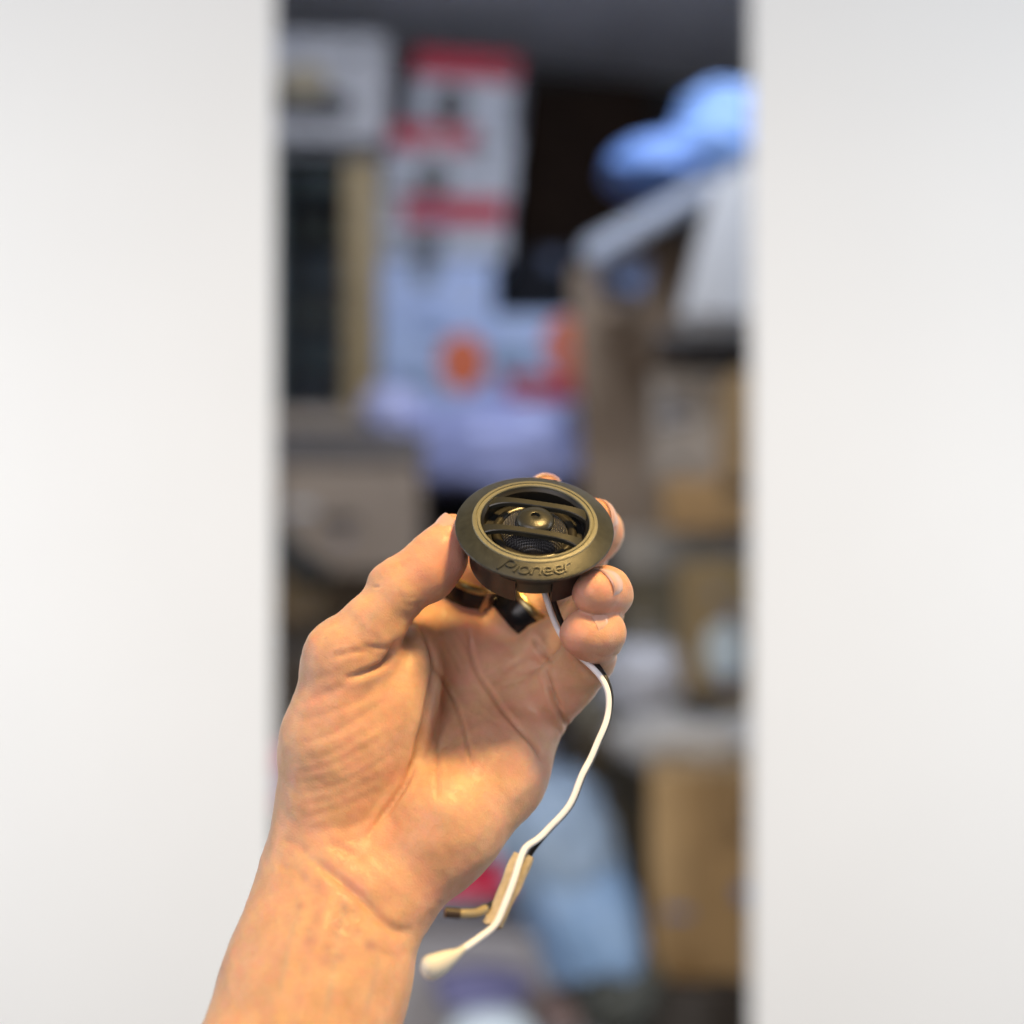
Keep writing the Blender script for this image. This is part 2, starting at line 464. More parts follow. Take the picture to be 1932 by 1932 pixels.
# --- left, below the cabinet: counter
def counter():
    d = 2.05; W = lambda px: px * d * S / F
    c = atb(610, 1560, d)
    root = empty('counter', (c.x, c.y + .155, c.z)); tag(root, 'taupe shop counter with a grey top at the left behind the hand', 'counter')
    h = W(1560 - 868)
    bm_ob('front_panel', box_bm(W(365), .28, h, .004), mat('counter_taupe', (.215, .180, .150), rough=.6, noise=.1, nscale=5), root)
    bm = box_bm(W(380), .31, W(48), .006, h); bm_ob('counter_top', bm, mat('counter_top', (.15, .14, .14), rough=.5), root)
counter()
carton('carton', 528, 884, 792, 1080, 1.98, .06, BEIGE, 'flat beige carton leaning on the counter front', yaw=.03, tape=None)
def strap():
    pts = catmull([atb(500, 985, 1.7), atb(535, 1030, 1.7), atb(568, 1068, 1.71), atb(612, 1090, 1.73)], 5)
    o = tube('black_strap', [p - pts[0] for p in pts], .035, mat('strap_black', (.012, .013, .014), rough=.5), squash=.4)
    o.location = pts[0]; tag(o, 'black strap hanging across the counter at the left', 'strap')
strap()
carton('small_carton', 440, 1085, 600, 1182, 1.85, .12, card('dark_kraft', (.16, .105, .05)), 'small dark brown carton below the black strap')
# --- right middle
carton('long_box', 1165, 1006, 1520, 1085, 1.72, .16, card('warm_grey_card', (.33, .30, .26)), 'long warm grey box across the right of the aisle',
       prints=(('rect', .60, .18, 1.0, .62, mat('print_pale', (.50, .50, .53)), 'pale_stripe'),))
carton('grey_carton', 1178, 1088, 1310, 1240, 1.75, .16, card('grey_olive_card', (.25, .23, .17)), 'grey olive carton left of the labelled box')
carton('labelled_box', 1300, 1062, 1470, 1372, 1.45, .16, card('olive_brown', (.245, .175, .085)), 'olive brown box with a pale round label', 'carton', yaw=-.08, roll=-.03,
       prints=(('disc', .26, .36, .72, .72, mat('label_pale', (.52, .60, .64)), 'label_sticker'),))
bag('paper_bag', 1232, 1292, 1.45, 84, 62, .06, plastic('pale_film', (.44, .45, .50), .5), 'crumpled pale paper bag beside the labelled box', seed=21)
bag('plastic_sheet', 1350, 1420, 1.32, 150, 50, .07, plastic('clear_film', (.42, .41, .40), .35), 'crumpled pale plastic sheet on the big kraft carton', 'plastic sheet', seed=23)
bag('cable_bundle', 1335, 1352, 1.36, 44, 26, .04, mat('cable_dark', (.03, .026, .022), rough=.5), 'small dark bundle under the labelled box', 'bundle', seed=31)
carton('kraft_carton', 1248, 1462, 1520, 1888, 1.25, .22, card('kraft_big', (.34, .22, .10)), 'big kraft carton standing at the lower right', yaw=-.10, tape=TAPE)
carton('dark_crate', 1232, 1872, 1520, 2010, 1.22, .20, mat('crate_dark', (.030, .024, .020), rough=.6), 'dark crate under the big kraft carton', 'crate')
carton('olive_carton', 1085, 1352, 1262, 1930, 1.55, .22, card('grey_olive', (.165, .145, .105)), 'tall olive grey carton left of the big kraft carton', yaw=.06)
# --- lower middle
carton('black_box', 1040, 1395, 1098, 1508, 1.42, .08, mat('box_black', (.012, .010, .010), rough=.5), 'small black box standing behind the edge of the palm', 'box')
carton('violet_carton', 930, 1440, 1052, 1545, 1.50, .12, card('violet_card', (.42, .40, .52)), 'pale violet carton behind the edge of the palm')
carton('red_white_packet', 770, 1560, 1000, 1690, 1.24, .05, card('packet_white', (.62, .65, .78)), 'white packet with a crimson band and a black disc below the hand', 'packet', roll=-.03,
       prints=(('rect', .0, .42, 1.0, .98, mat('print_crimson', srgb(206, 30, 72), rough=.4), 'crimson_band'), ('disc', .42, .30, .66, .74, DKP, 'black_disc')))
carton('pink_packet', 440, 1420, 575, 1530, 1.30, .05, mat('packet_pink', srgb(214, 60, 110), rough=.45), 'pink packet at the left behind the wrist', 'packet',
       prints=(('rect', .0, .35, 1.0, .75, mat('packet_lilac', (.50, .36, .58)), 'lilac_band'),))
def table():
    d = 1.35; W = lambda px: px * d * S / F
    c = atb(800, 1690, d)
    root = empty('table', (c.x, c.y + .09, c.z - .30)); tag(root, 'grey table top carrying the packets below the hand', 'table')
    bm = box_bm(W(640), .62, .02, .004, .28); bm_ob('table_top', bm, mat('table_grey', (.30, .29, .31), rough=.45, noise=.06, nscale=8), root)
    bm = box_bm(W(620), .02, .26, .003, .018); bmesh.ops.translate(bm, verts=bm.verts, vec=(0, -.28, 0)); bm_ob('apron', bm, mat('table_grey', (.30, .29, .31)), root)
    for sx in (-1, 1):
        for sy in (-1, 1):
            bm = box_bm(.03, .03, root.location.z, .003, -root.location.z + .017); bmesh.ops.translate(bm, verts=bm.verts, vec=(sx * W(300), sy * .25, 0))
            bm_ob('leg', bm, mat('table_grey', (.30, .29, .31)), root)
table()
bag('plastic_bag', 1050, 1620, 1.22, 100, 120, .07, plastic('steel_blue_film', (.22, .30, .42), .4), 'steel blue plastic wrapping hanging behind the wire', seed=41, lean=-.2)
bag('plastic_bag', 1105, 1765, 1.20, 98, 110, .06, plastic('bright_blue_film', (.20, .32, .52), .35), 'brighter blue plastic wrapping below the steel blue one', seed=52, lean=-.3)
bag('plastic_bag', 1160, 1895, 1.19, 80, 60, .05, plastic('slate_film', (.05, .055, .05), .4), 'dark slate plastic bag at the bottom of the aisle', seed=47)
bag('cloth_bundle', 900, 1880, 1.20, 80, 34, .05, mat('cloth_violet', (.15, .15, .30), rough=.8), 'violet blue cloth bundle behind the white bowl', 'cloth', seed=44)
def bowl():
    c = atb(928, 1962, 1.185)
    root = lathe('white_bowl', [(r_ * S, h_ * S) for r_, h_ in [(.01, 26), (20, 25), (34, 18), (42, 4), (43, -30), (40, -30), (39, 3), (32, 15), (19, 21.5), (.01, 22.5)]], mat('bowl_white', (.66, .76, .84), rough=.25), None, seg=64, sh=50)
    root.location = c
    tag(root, 'upturned glossy white bowl at the bottom edge', 'bowl')
bowl()
bag('cloth_bundle', 1062, 1932, 1.19, 40, 22, .04, mat('cloth_pink', (.24, .17, .16), rough=.8), 'small pinkish cloth beside the white bowl', 'cloth', seed=48)
# ------------------------------------------------------------------ the hand: one smooth skin grown from an implicit field
# all hand numbers: picture position (1932 px) + distance in mm, radii in mm, in the camera's own axes (x right, y away, z up)
def Pm(u, v, d):
    return np.array([(u - 966) * d / F, d, -(v - 966) * d / F], dtype=np.float64)

H = 0.8
LO = np.array([-118.0, 322.0, -232.0]); HI = np.array([48.0, 484.0, 34.0])
DIM = np.ceil((HI - LO) / H).astype(int) + 1
AX = [(LO[i] + H * np.arange(DIM[i])).astype(np.float32) for i in range(3)]

def new_field():
    return np.full(DIM, 40.0, dtype=np.float32)

def smin(a, b, k):
    if k <= 0: return np.minimum(a, b)
    h = np.maximum(k - np.abs(a - b), 0) / k
    return np.minimum(a, b) - h * h * k * 0.25

def sub(lo, hi, margin):
    i0 = np.clip(np.floor((lo - margin - LO) / H).astype(int), 0, DIM - 1)
    i1 = np.clip(np.ceil((hi + margin - LO) / H).astype(int) + 1, 1, DIM)
    sl = tuple(slice(a, b) for a, b in zip(i0, i1))
    X = AX[0][sl[0]][:, None, None]; Y = AX[1][sl[1]][None, :, None]; Z = AX[2][sl[2]][None, None, :]
    return sl, X, Y, Z

def cone(fld, a, b, ra, rb, k, nrm=None, s=1.0):
    """add a tapered capsule; nrm, s: flattened s times along nrm"""
    a = np.asarray(a, float); b = np.asarray(b, float)
    rm = max(ra, rb)
    sl, X, Y, Z = sub(np.minimum(a, b) - rm, np.maximum(a, b) + rm, k + 4)
    ab = b - a; L2 = float(ab @ ab) + 1e-9
    h = np.clip(((X - a[0]) * ab[0] + (Y - a[1]) * ab[1] + (Z - a[2]) * ab[2]) / L2, 0, 1).astype(np.float32)
    dx = X - a[0] - h * ab[0]; dy = Y - a[1] - h * ab[1]; dz = Z - a[2] - h * ab[2]
    if nrm is not None:
        n = np.asarray(nrm, float); n /= np.linalg.norm(n)
        w = (dx * n[0] + dy * n[1] + dz * n[2]) * (s - 1)
        dx = dx + w * n[0]; dy = dy + w * n[1]; dz = dz + w * n[2]
    d = np.sqrt(dx * dx + dy * dy + dz * dz) - (ra + (rb - ra) * h)
    fld[sl] = smin(fld[sl], d.astype(np.float32), k)

def ell(fld, c, axes, r, k):
    c = np.asarray(c, float); rm = max(r)
    sl, X, Y, Z = sub(c - rm, c + rm, k + 4)
    dx, dy, dz = X - c[0], Y - c[1], Z - c[2]
    q0 = q1 = 0
    for ax, ri in zip(axes, r):
        t = (dx * ax[0] + dy * ax[1] + dz * ax[2])
        q0 = q0 + (t / ri) ** 2; q1 = q1 + (t / ri ** 2) ** 2
    k0 = np.sqrt(q0); k1 = np.sqrt(q1) + 1e-6
    d = k0 * (k0 - 1) / k1
    fld[sl] = smin(fld[sl], d.astype(np.float32), k)

def chain(fld, pts, k, **kw):
    for p, q in zip(pts[:-1], pts[1:]):
        cone(fld, Pm(*p[:3]), Pm(*q[:3]), p[3], q[3], k, **kw)

def unit(v):
    v = np.asarray(v, float); return v / np.linalg.norm(v)

FINGERS = {
    'index':  [(824, 1192, 453, 12.0), (876, 1112, 447, 9.9), (905, 1060, 445, 9.4), (940, 1005, 444, 9.0), (996, 958, 446, 7.8), (1024, 936, 437, 7.0)],
    'middle': [(888, 1248, 452, 12.0), (984, 1158, 447, 9.9), (1035, 1110, 451, 9.4), (1088, 1058, 454, 9.0), (1127, 1005, 438, 8.0), (1120, 982, 423, 7.4)],
    'ring':   [(955, 1290, 445, 11.0), (1032, 1228, 437, 9.2), (1080, 1193, 437, 8.6), (1122, 1160, 431, 8.4), (1143, 1119, 406, 7.4), (1125, 1116, 396, 7.35)],
    'pinky':  [(1004, 1350, 431, 10.0), (1052, 1306, 424, 8.7), (1082, 1274, 420, 8.3), (1111, 1242, 415, 7.7), (1132, 1195, 402, 7.0), (1116, 1195, 399, 7.0), (1099, 1196, 397, 6.7)],
}
THUMB = [(650, 1243, 404, 12.3), (702, 1182, 403, 9.6), (757, 1112, 404, 8.3), (800, 1074, 406, 8.4), (828, 1045, 408, 7.8), (853, 1005, 410, 5.9)]

palm = new_field()
N_ARM = (0.05, -0.80, 0.60)
# forearm and wrist
chain(palm, [(638, 1695, 394, 26.0), (596, 1850, 381, 25.5)], 10, nrm=N_ARM, s=1.42)
chain(palm, [(596, 1850, 381, 25.5), (520, 2100, 360, 27.5), (455, 2330, 347, 31.0)], 10, nrm=N_ARM, s=1.30)
# hypothenar edge and metacarpals
chain(palm, [(742, 1668, 397, 15.5), (836, 1556, 405, 17.0), (930, 1457, 419, 15.8), (1001, 1345, 432, 12.6)], 9)
chain(palm, [(700, 1610, 409, 16.0), (850, 1420, 431, 14.0), (956, 1276, 443, 12.6)], 9)
chain(palm, [(690, 1590, 411, 16.0), (800, 1400, 433, 14.0), (890, 1240, 451, 13.0)], 9)
chain(palm, [(660, 1570, 412, 16.0), (750, 1370, 434, 13.5), (826, 1188, 452, 12.8)], 9)
# thumb side
chain(palm, [(614, 1580, 402, 17.0), (630, 1400, 404, 15.5), (652, 1246, 404, 12.4)], 7)
ax_l = unit(Pm(760, 1270, 412) - Pm(640, 1530, 402)); ax_n = unit(np.cross(ax_l, (1, 0, 0.2))); ax_s = np.cross(ax_l, ax_n)
ell(palm, Pm(700, 1395, 412), (ax_l, ax_s, ax_n), (37, 17.5, 19.0), 7)
chain(palm, [(716, 1300, 422, 9.0), (765, 1240, 436, 9.0), (822, 1195, 449, 11.0)], 16)       # web to the index
# soft pads under the fingers
for u, v, d, r in ((868, 1184, 446, 7.5), (940, 1248, 444, 7.0), (1000, 1300, 436, 6.0)):
    ell(palm, Pm(u, v, d), np.eye(3), (r * 1.25, r, r), 8)

fing = new_field()
for nm, ch in FINGERS.items():
    f1 = new_field()
    chain(f1, ch, 4.5)
    # fingertip pad
    tip, dip = Pm(*ch[-1][:3]), Pm(*ch[-2][:3])
    fing = smin(fing, f1, 0.5)
thf = new_field()
chain(thf, THUMB, 3.0)
cone(thf, Pm(835, 1062, 408), Pm(812, 1090, 406), 6.4, 6.6, 5)        # thumb pad
cone(thf, Pm(722, 1093, 405), Pm(742, 1082, 405), 3.2, 3.2, 6)        # thumb knuckle
field = smin(palm, fing, 3.6)
field = smin(field, thf, 5.0)
del palm, fing, thf

def surface_nets(f):
    s = f < 0
    act = np.zeros(tuple(np.array(f.shape) - 1), dtype=np.int8)
    for dx in (0, 1):
        for dy in (0, 1):
            for dz in (0, 1):
                act += s[dx:dx + act.shape[0], dy:dy + act.shape[1], dz:dz + act.shape[2]]
    cells = np.argwhere((act > 0) & (act < 8))
    idx = np.full(act.shape, -1, dtype=np.int32)
    idx[tuple(cells.T)] = np.arange(len(cells))
    cs = [(a, b, c) for a in (0, 1) for b in (0, 1) for c in (0, 1)]
    val = {c: f[tuple((cells + np.array(c)).T)] for c in cs}
    acc = np.zeros((len(cells), 3)); cnt = np.zeros(len(cells))
    for c in cs:
        for ax in range(3):
            if c[ax] == 0:
                e = list(c); e[ax] = 1; e = tuple(e)
                a, b = val[c], val[e]
                m = (a < 0) != (b < 0)
                t = np.where(m, a / np.where(m, a - b, 1), 0)
                p = np.array(c, float)[None, :] + np.zeros((len(cells), 3))
                p[:, ax] += t
                acc += p * m[:, None]; cnt += m
    V = LO + H * (cells + acc / cnt[:, None])
    quads = []
    for ax in range(3):
        b, c = [(1, 2), (2, 0), (0, 1)][ax]
        s0 = [slice(None)] * 3; s1 = [slice(None)] * 3
        s0[ax] = slice(0, -1); s1[ax] = slice(1, None)
        A, B = s[tuple(s0)], s[tuple(s1)]
        e = np.argwhere(A != B)
        ok = (e[:, b] > 0) & (e[:, c] > 0) & (e[:, b] < f.shape[b] - 1) & (e[:, c] < f.shape[c] - 1)
        e = e[ok]
        ub = np.zeros(3, int); ub[b] = 1
        uc = np.zeros(3, int); uc[c] = 1
        q = np.stack([idx[tuple((e - ub - uc).T)], idx[tuple((e - uc).T)], idx[tuple(e.T)], idx[tuple((e - ub).T)]], 1)
        flip = ~A[tuple(e.T)]
        q[flip] = q[flip][:, ::-1]
        quads.append(q)
    return V, np.concatenate(quads)

def sample(f, p):
    g = (p - LO) / H
    i = np.clip(np.floor(g).astype(int), 0, np.array(f.shape) - 2)
    t = g - i
    r = 0
    for a in (0, 1):
        for b in (0, 1):
            for c in (0, 1):
                w = (t[:, 0] if a else 1 - t[:, 0]) * (t[:, 1] if b else 1 - t[:, 1]) * (t[:, 2] if c else 1 - t[:, 2])
                r = r + w * f[i[:, 0] + a, i[:, 1] + b, i[:, 2] + c]
    return r

def grad(f, p, e=0.9):
    return np.stack([(sample(f, p + d) - sample(f, p - d)) / (2 * e) for d in np.eye(3) * e], 1)

HV, HQ = surface_nets(field)
for _ in range(3):
    g = grad(field, HV)
    HV = HV - g * (sample(field, HV) / (np.sum(g * g, 1) + 1e-6))[:, None]
HN = grad(field, HV); HN /= np.linalg.norm(HN, axis=1)[:, None] + 1e-9

# ---- folds, creases and wrinkles pressed into the skin, laid out along lines read off the palm
def c2(x, y): return ((800 + x / 3.22) * .644, (1450 + y / 3.22) * .644)
def c3(x, y): return ((800 + x / 3.22) * .644, (2000 + y / 3.22) * .644)
def c4(x, y): return ((800 + x / 3.22) * .644, (2400 + y / 3.22) * .644)
def c5(x, y): return ((1200 + x / 2.76) * .644, (1650 + y / 2.76) * .644)
def c1(x, y): return ((1250 + x / 2.972) * .644, (1330 + y / 2.972) * .644)
def L(fn, *xy): return [fn(*p) for p in xy]

CREASES = [   # line, depth mm, half width px, nearest and farthest mm
    ([(782, 1163), (803, 1198), (816, 1235), (818, 1262), (812, 1300), (797, 1375), (781, 1438), (761, 1484), (718, 1546), (692, 1582)], 1.5, 5.5, 370, 460),
    ([(803, 1193), (820, 1249), (833, 1280), (852, 1310), (866, 1343), (875, 1373), (885, 1417), (892, 1448)], 0.9, 3.6, 370, 460),
    ([(882, 1175), (886, 1205), (889, 1236), (903, 1273), (924, 1303), (950, 1343), (983, 1380), (1008, 1408), (1020, 1427), (1034, 1443)], 1.05, 4.0, 370, 460),
    ([(845, 1360), (831, 1390), (825, 1424), (824, 1483), (826, 1510)], 0.55, 4.0, 370, 460),
    ([(1006, 1203), (1013, 1221), (1030, 1242), (1044, 1252)], 0.9, 3.5, 400, 460),
    ([(925, 1300), (945, 1275), (968, 1256), (994, 1246), (1018, 1250)], 0.55, 6.0, 400, 460),
    ([(1030, 1262), (1032, 1277), (1041, 1308), (1058, 1347), (1072, 1378)], 1.5, 4.5, 395, 460),
    ([(1041, 1300), (1052, 1320), (1062, 1336)], 0.5, 3.0, 395, 440),
    (L(c5, (1310, 730), (1350, 800), (1420, 870), (1530, 950)), 0.7, 3.0, 395, 440),
    (L(c5, (1330, 760), (1400, 850), (1470, 910)), 0.4, 2.5, 395, 440),
    (L(c5, (1000, 590), (1080, 700), (1160, 800)), 0.6, 3.0, 400, 460),
    (L(c5, (1500, 745), (1600, 765), (1690, 735)), 0.5, 3.0, 385, 425),
    # wrist
    (L(c4, (330, 360), (480, 470), (620, 570), (760, 690), (900, 830), (1020, 960), (1180, 1060), (1330, 1040)), 1.25, 10.0, 340, 430),
    (L(c4, (480, 210), (620, 270), (780, 340), (860, 370)), 0.45, 10.0, 340, 430),
    (L(c4, (900, 1180), (1060, 1270), (1210, 1330)), 0.25, 7.0, 340, 430),
    (L(c4, (60, 450), (200, 480), (330, 600)), 0.25, 7.0, 340, 430),
    (L(c3, (60, 1480), (220, 1530), (330, 1620)), 0.4, 9.0, 340, 430),
    # thumb base
    (L(c2, (1175, 1370), (1120, 1470), (1060, 1585), (960, 1640), (820, 1690), (640, 1740)), 1.6, 6.0, 360, 440),
    (L(c2, (820, 1410), (920, 1430), (1020, 1442), (1130, 1432)), 0.5, 4.5, 360, 440),
    (L(c2, (520, 1540), (700, 1490), (860, 1470), (960, 1500)), 0.5, 5.0, 360, 440),
    (L(c2, (1190, 950), (1240, 1020), (1330, 1050), (1420, 1030)), 0.25, 7.0, 380, 430),
    (L(c2, (1160, 930), (1260, 960), (1370, 960)), 0.15, 5.0, 380, 430),
    # thumb knuckle wrinkles
    (L(c2, (1045, 710), (1058, 745), (1085, 755)), 0.5, 1.8, 380, 430),
    (L(c2, (930, 850), (960, 862), (1020, 862)), 0.6, 1.8, 380, 430),
    (L(c2, (1110, 670), (1150, 710), (1140, 750)), 0.3, 1.8, 380, 430),
    (L(c2, (1180, 630), (1230, 680)), 0.25, 1.8, 380, 430),
    (L(c2, (1250, 600), (1290, 630)), 0.25, 1.8, 380, 430),
    # fine lines fanning over the thenar
    (L(c2, (330, 1740), (560, 1700), (760, 1620), (900, 1570)), 0.24, 7.4, 360, 440),
    (L(c3, (230, 210), (480, 110), (700, 0), (900, -110)), 0.24, 6.8, 360, 440),
    (L(c3, (220, 370), (560, 270), (820, 160), (1000, 20)), 0.24, 6.8, 360, 440),
    (L(c3, (200, 600), (560, 480), (850, 300), (1080, 150)), 0.27, 6.8, 360, 440),
    (L(c3, (200, 750), (500, 690), (800, 520), (1100, 330)), 0.22, 6.8, 360, 440),
    (L(c3, (220, 850), (560, 770), (900, 590), (1150, 420)), 0.24, 6.8, 360, 440),
    (L(c3, (250, 960), (560, 880), (760, 780), (1000, 640)), 0.18, 6.8, 360, 440),
    (L(c3, (230, 1060), (600, 960), (900, 820), (1160, 640)), 0.24, 6.8, 360, 440),
    (L(c3, (280, 1150), (520, 1100), (800, 980), (1060, 850)), 0.22, 7.4, 360, 440),
    (L(c3, (250, 1290), (480, 1220), (700, 1150), (980, 1020)), 0.27, 8.9, 360, 440),
    (L(c3, (300, 1420), (520, 1370), (760, 1350), (960, 1240)), 0.27, 10.4, 360, 440),
    (L(c3, (640, 1480), (800, 1480), (940, 1420)), 0.22, 8.9, 360, 440),
    (L(c3, (1250, 120), (1230, 350), (1180, 560), (1080, 760)), 0.14, 7.4, 360, 440),
    # hypothenar and heel
    (L(c5, (560, 1180), (640, 1260), (760, 1330)), 0.25, 4, 380, 450),
    (L(c5, (1190, 1330), (1230, 1400), (1215, 1440)), 0.3, 2.5, 380, 450),
    (L(c5, (280, 620), (360, 760), (420, 900)), 0.3, 3.5, 380, 460),
    (L(c5, (370, 520), (440, 640), (470, 720)), 0.3, 3.0, 380, 460),
    (L(c5, (750, 1000), (860, 960), (960, 940)), 0.22, 4, 380, 460),
    (L(c5, (560, 940), (700, 880), (800, 780)), 0.22, 4, 380, 460),
]
def smooth_line(pts):
    q = catmull([(x, y, 0) for x, y in pts], 6)
    return np.array([(p.x, p.y) for p in q])

def line_dist(uv, pl):
    best = np.full(len(uv), 1e9); par = np.zeros(len(uv))
    n = len(pl) - 1
    for i in range(n):
        a, b = pl[i], pl[i + 1]; ab = b - a
        t = np.clip(((uv - a) @ ab) / (ab @ ab + 1e-9), 0, 1)
        d = np.hypot(*(uv - a - t[:, None] * ab).T)
        m = d < best
        best = np.where(m, d, best); par = np.where(m, (i + t) / n, par)
    return best, par

UV = np.stack([966 + HV[:, 0] * F / HV[:, 1], 966 - HV[:, 2] * F / HV[:, 1]], 1)
face_cam = -np.sum(HN * HV, 1) / np.linalg.norm(HV, axis=1)      # >0 on the palm side
disp = np.zeros(len(HV)); fold = np.zeros(len(HV))
rng = np.random.default_rng(3)
for pts, dep, w, d0, d1 in CREASES:
    pl = smooth_line(pts)
    lo, hi = pl.min(0) - 8 * w, pl.max(0) + 8 * w
    m = (UV[:, 0] > lo[0]) & (UV[:, 0] < hi[0]) & (UV[:, 1] > lo[1]) & (UV[:, 1] < hi[1]) & (HV[:, 1] > d0) & (HV[:, 1] < d1) & (face_cam > -0.15)
    ii = np.where(m)[0]
    if not len(ii): continue
    dist, par = line_dist(UV[ii], pl)
    end = np.clip(np.minimum(par, 1 - par) / 0.18, 0, 1) ** 0.7
    wob = 0.84 + 0.16 * np.sin(par * (7 + 5 * rng.random()) + 6 * rng.random())
    g = np.exp(-(dist / w) ** 2) * end * wob
    rim = np.exp(-((dist - 2.4 * w) / (1.6 * w)) ** 2) * end * 0.22
    disp[ii] += dep * (-g + rim)
    fold[ii] = np.maximum(fold[ii], g ** 1.6 * min(1, dep / 1.0) * min(1, 5.0 / w))

def bumpy(p, s, seed):
    r = np.random.default_rng(seed); o = 0
    for k in range(7):
        w = r.normal(size=3); w /= np.linalg.norm(w)
        o = o + np.sin(p @ (w * 2 * np.pi / s * (0.6 + 0.9 * r.random())) + 6.28 * r.random())
    return o / 7 ** .5
disp += 0.16 * bumpy(HV, 14, 1) + 0.05 * bumpy(HV, 5, 2) + 0.012 * bumpy(HV, 2.6, 8)
# tendons of the inner wrist
for pts, h, w in ((L(c4, (560, 640), (420, 1200), (260, 1900)), 1.1, 22), (L(c4, (330, 640), (180, 1200), (30, 1900)), 0.9, 22)):
    dist, par = line_dist(UV, smooth_line(pts))
    disp += np.where((face_cam > 0.1) & (HV[:, 2] < -95), h * np.exp(-(dist / w) ** 2) * np.clip(par * 5, 0, 1), 0)
HV2 = HV + HN * disp[:, None]

# ---- skin colour that belongs to the skin: pink pads and palm, redder folds, the pen marks on the wrist
pink = np.zeros(len(HV)); mark = np.zeros(len(HV))
def blob(u, v, d, r, a):
    global pink
    q = np.sum((HV - Pm(u, v, d)) ** 2, 1)
    pink = np.maximum(pink, a * np.exp(-q / r ** 2))
for nm, ch in FINGERS.items():
    blob(*ch[-1][:3], 11, 1.0)
blob(848, 1050, 404, 13, 1.0); blob(800, 1095, 400, 9, 0.7); blob(880, 1130, 442, 15, 0.7)
blob(1050, 1330, 420, 14, 0.5); blob(900, 1210, 436, 16, 0.5); blob(640, 1330, 388, 16, 0.35); blob(700, 1600, 385, 20, 0.4)
blob(980, 1420, 412, 22, 0.45); blob(840, 1690, 384, 16, 0.4)
pink = np.clip(pink + 0.16 * bumpy(HV, 11, 5) + 0.10 * bumpy(HV, 4.5, 6), 0, 1)
for x, y, r, a in ((260, 830, 34, .8), (470, 640, 60, .45), (490, 720, 34, .4), (350, 1150, 60, .7), (340, 1060, 40, .4), (500, 1330, 56, .7), (520, 1220, 44, .5), (570, 1080, 40, .5),
                   (590, 990, 44, .7), (640, 1300, 44, .6), (910, 1190, 44, .9), (940, 1215, 30, .6), (680, 840, 40, .5), (775, 845, 34, .6), (785, 1080, 42, .6), (700, 1040, 34, .4), (420, 950, 60, .45),
                   (400, 790, 40, .4), (300, 560, 36, .4), (440, 880, 40, .35)):
    c = np.array(c4(x, y)); q = np.sum((UV - c) ** 2, 1)
    mark = np.maximum(mark, np.where((face_cam > 0) & (HV[:, 1] < 420), a * np.exp(-q / (r / 3.22 * .644 * 1.35) ** 2), 0))
c = np.array(c3(600, 450)); 
vein = np.zeros(len(HV))
for pts in (L(c4, (720, 560), (640, 1000), (560, 1500), (470, 2000)), L(c4, (1010, 1180), (960, 1500), (860, 1900)), L(c4, (300, 700), (160, 1200), (60, 1700)), L(c2, (880, 1180), (960, 1120), (1020, 1050))):
    dist, par = line_dist(UV, smooth_line(pts))
    vein = np.maximum(vein, np.where((face_cam > 0) & (HV[:, 1] < 425), np.exp(-(dist / 6.5) ** 2) * np.clip(np.minimum(par, 1 - par) * 6, 0, 1), 0))
mark_r = np.exp(-np.sum((UV - c) ** 2, 1) / 7.0 ** 2) * (face_cam > 0)
pink = np.clip(pink + mark_r * 0.9, 0, 1)

me = bpy.data.meshes.new('person')
Wv = HV2 * 0.001 + np.array([0, 0, CAM_Z])
BASE = Wv.mean(0)
me.vertices.add(len(Wv)); me.vertices.foreach_set('co', (Wv - BASE).astype(np.float32).ravel())
me.loops.add(HQ.size); me.loops.foreach_set('vertex_index', HQ.astype(np.int32).ravel())
me.polygons.add(len(HQ)); me.polygons.foreach_set('loop_start', np.arange(0, HQ.size, 4, dtype=np.int32))
me.update(calc_edges=True); me.validate()
me.polygons.foreach_set('use_smooth', np.ones(len(me.polygons), dtype=bool))
tone = me.color_attributes.new('skin_tone', 'FLOAT_COLOR', 'POINT')
tone.data.foreach_set('color', np.stack([pink, fold, mark, vein], 1).astype(np.float32).ravel())

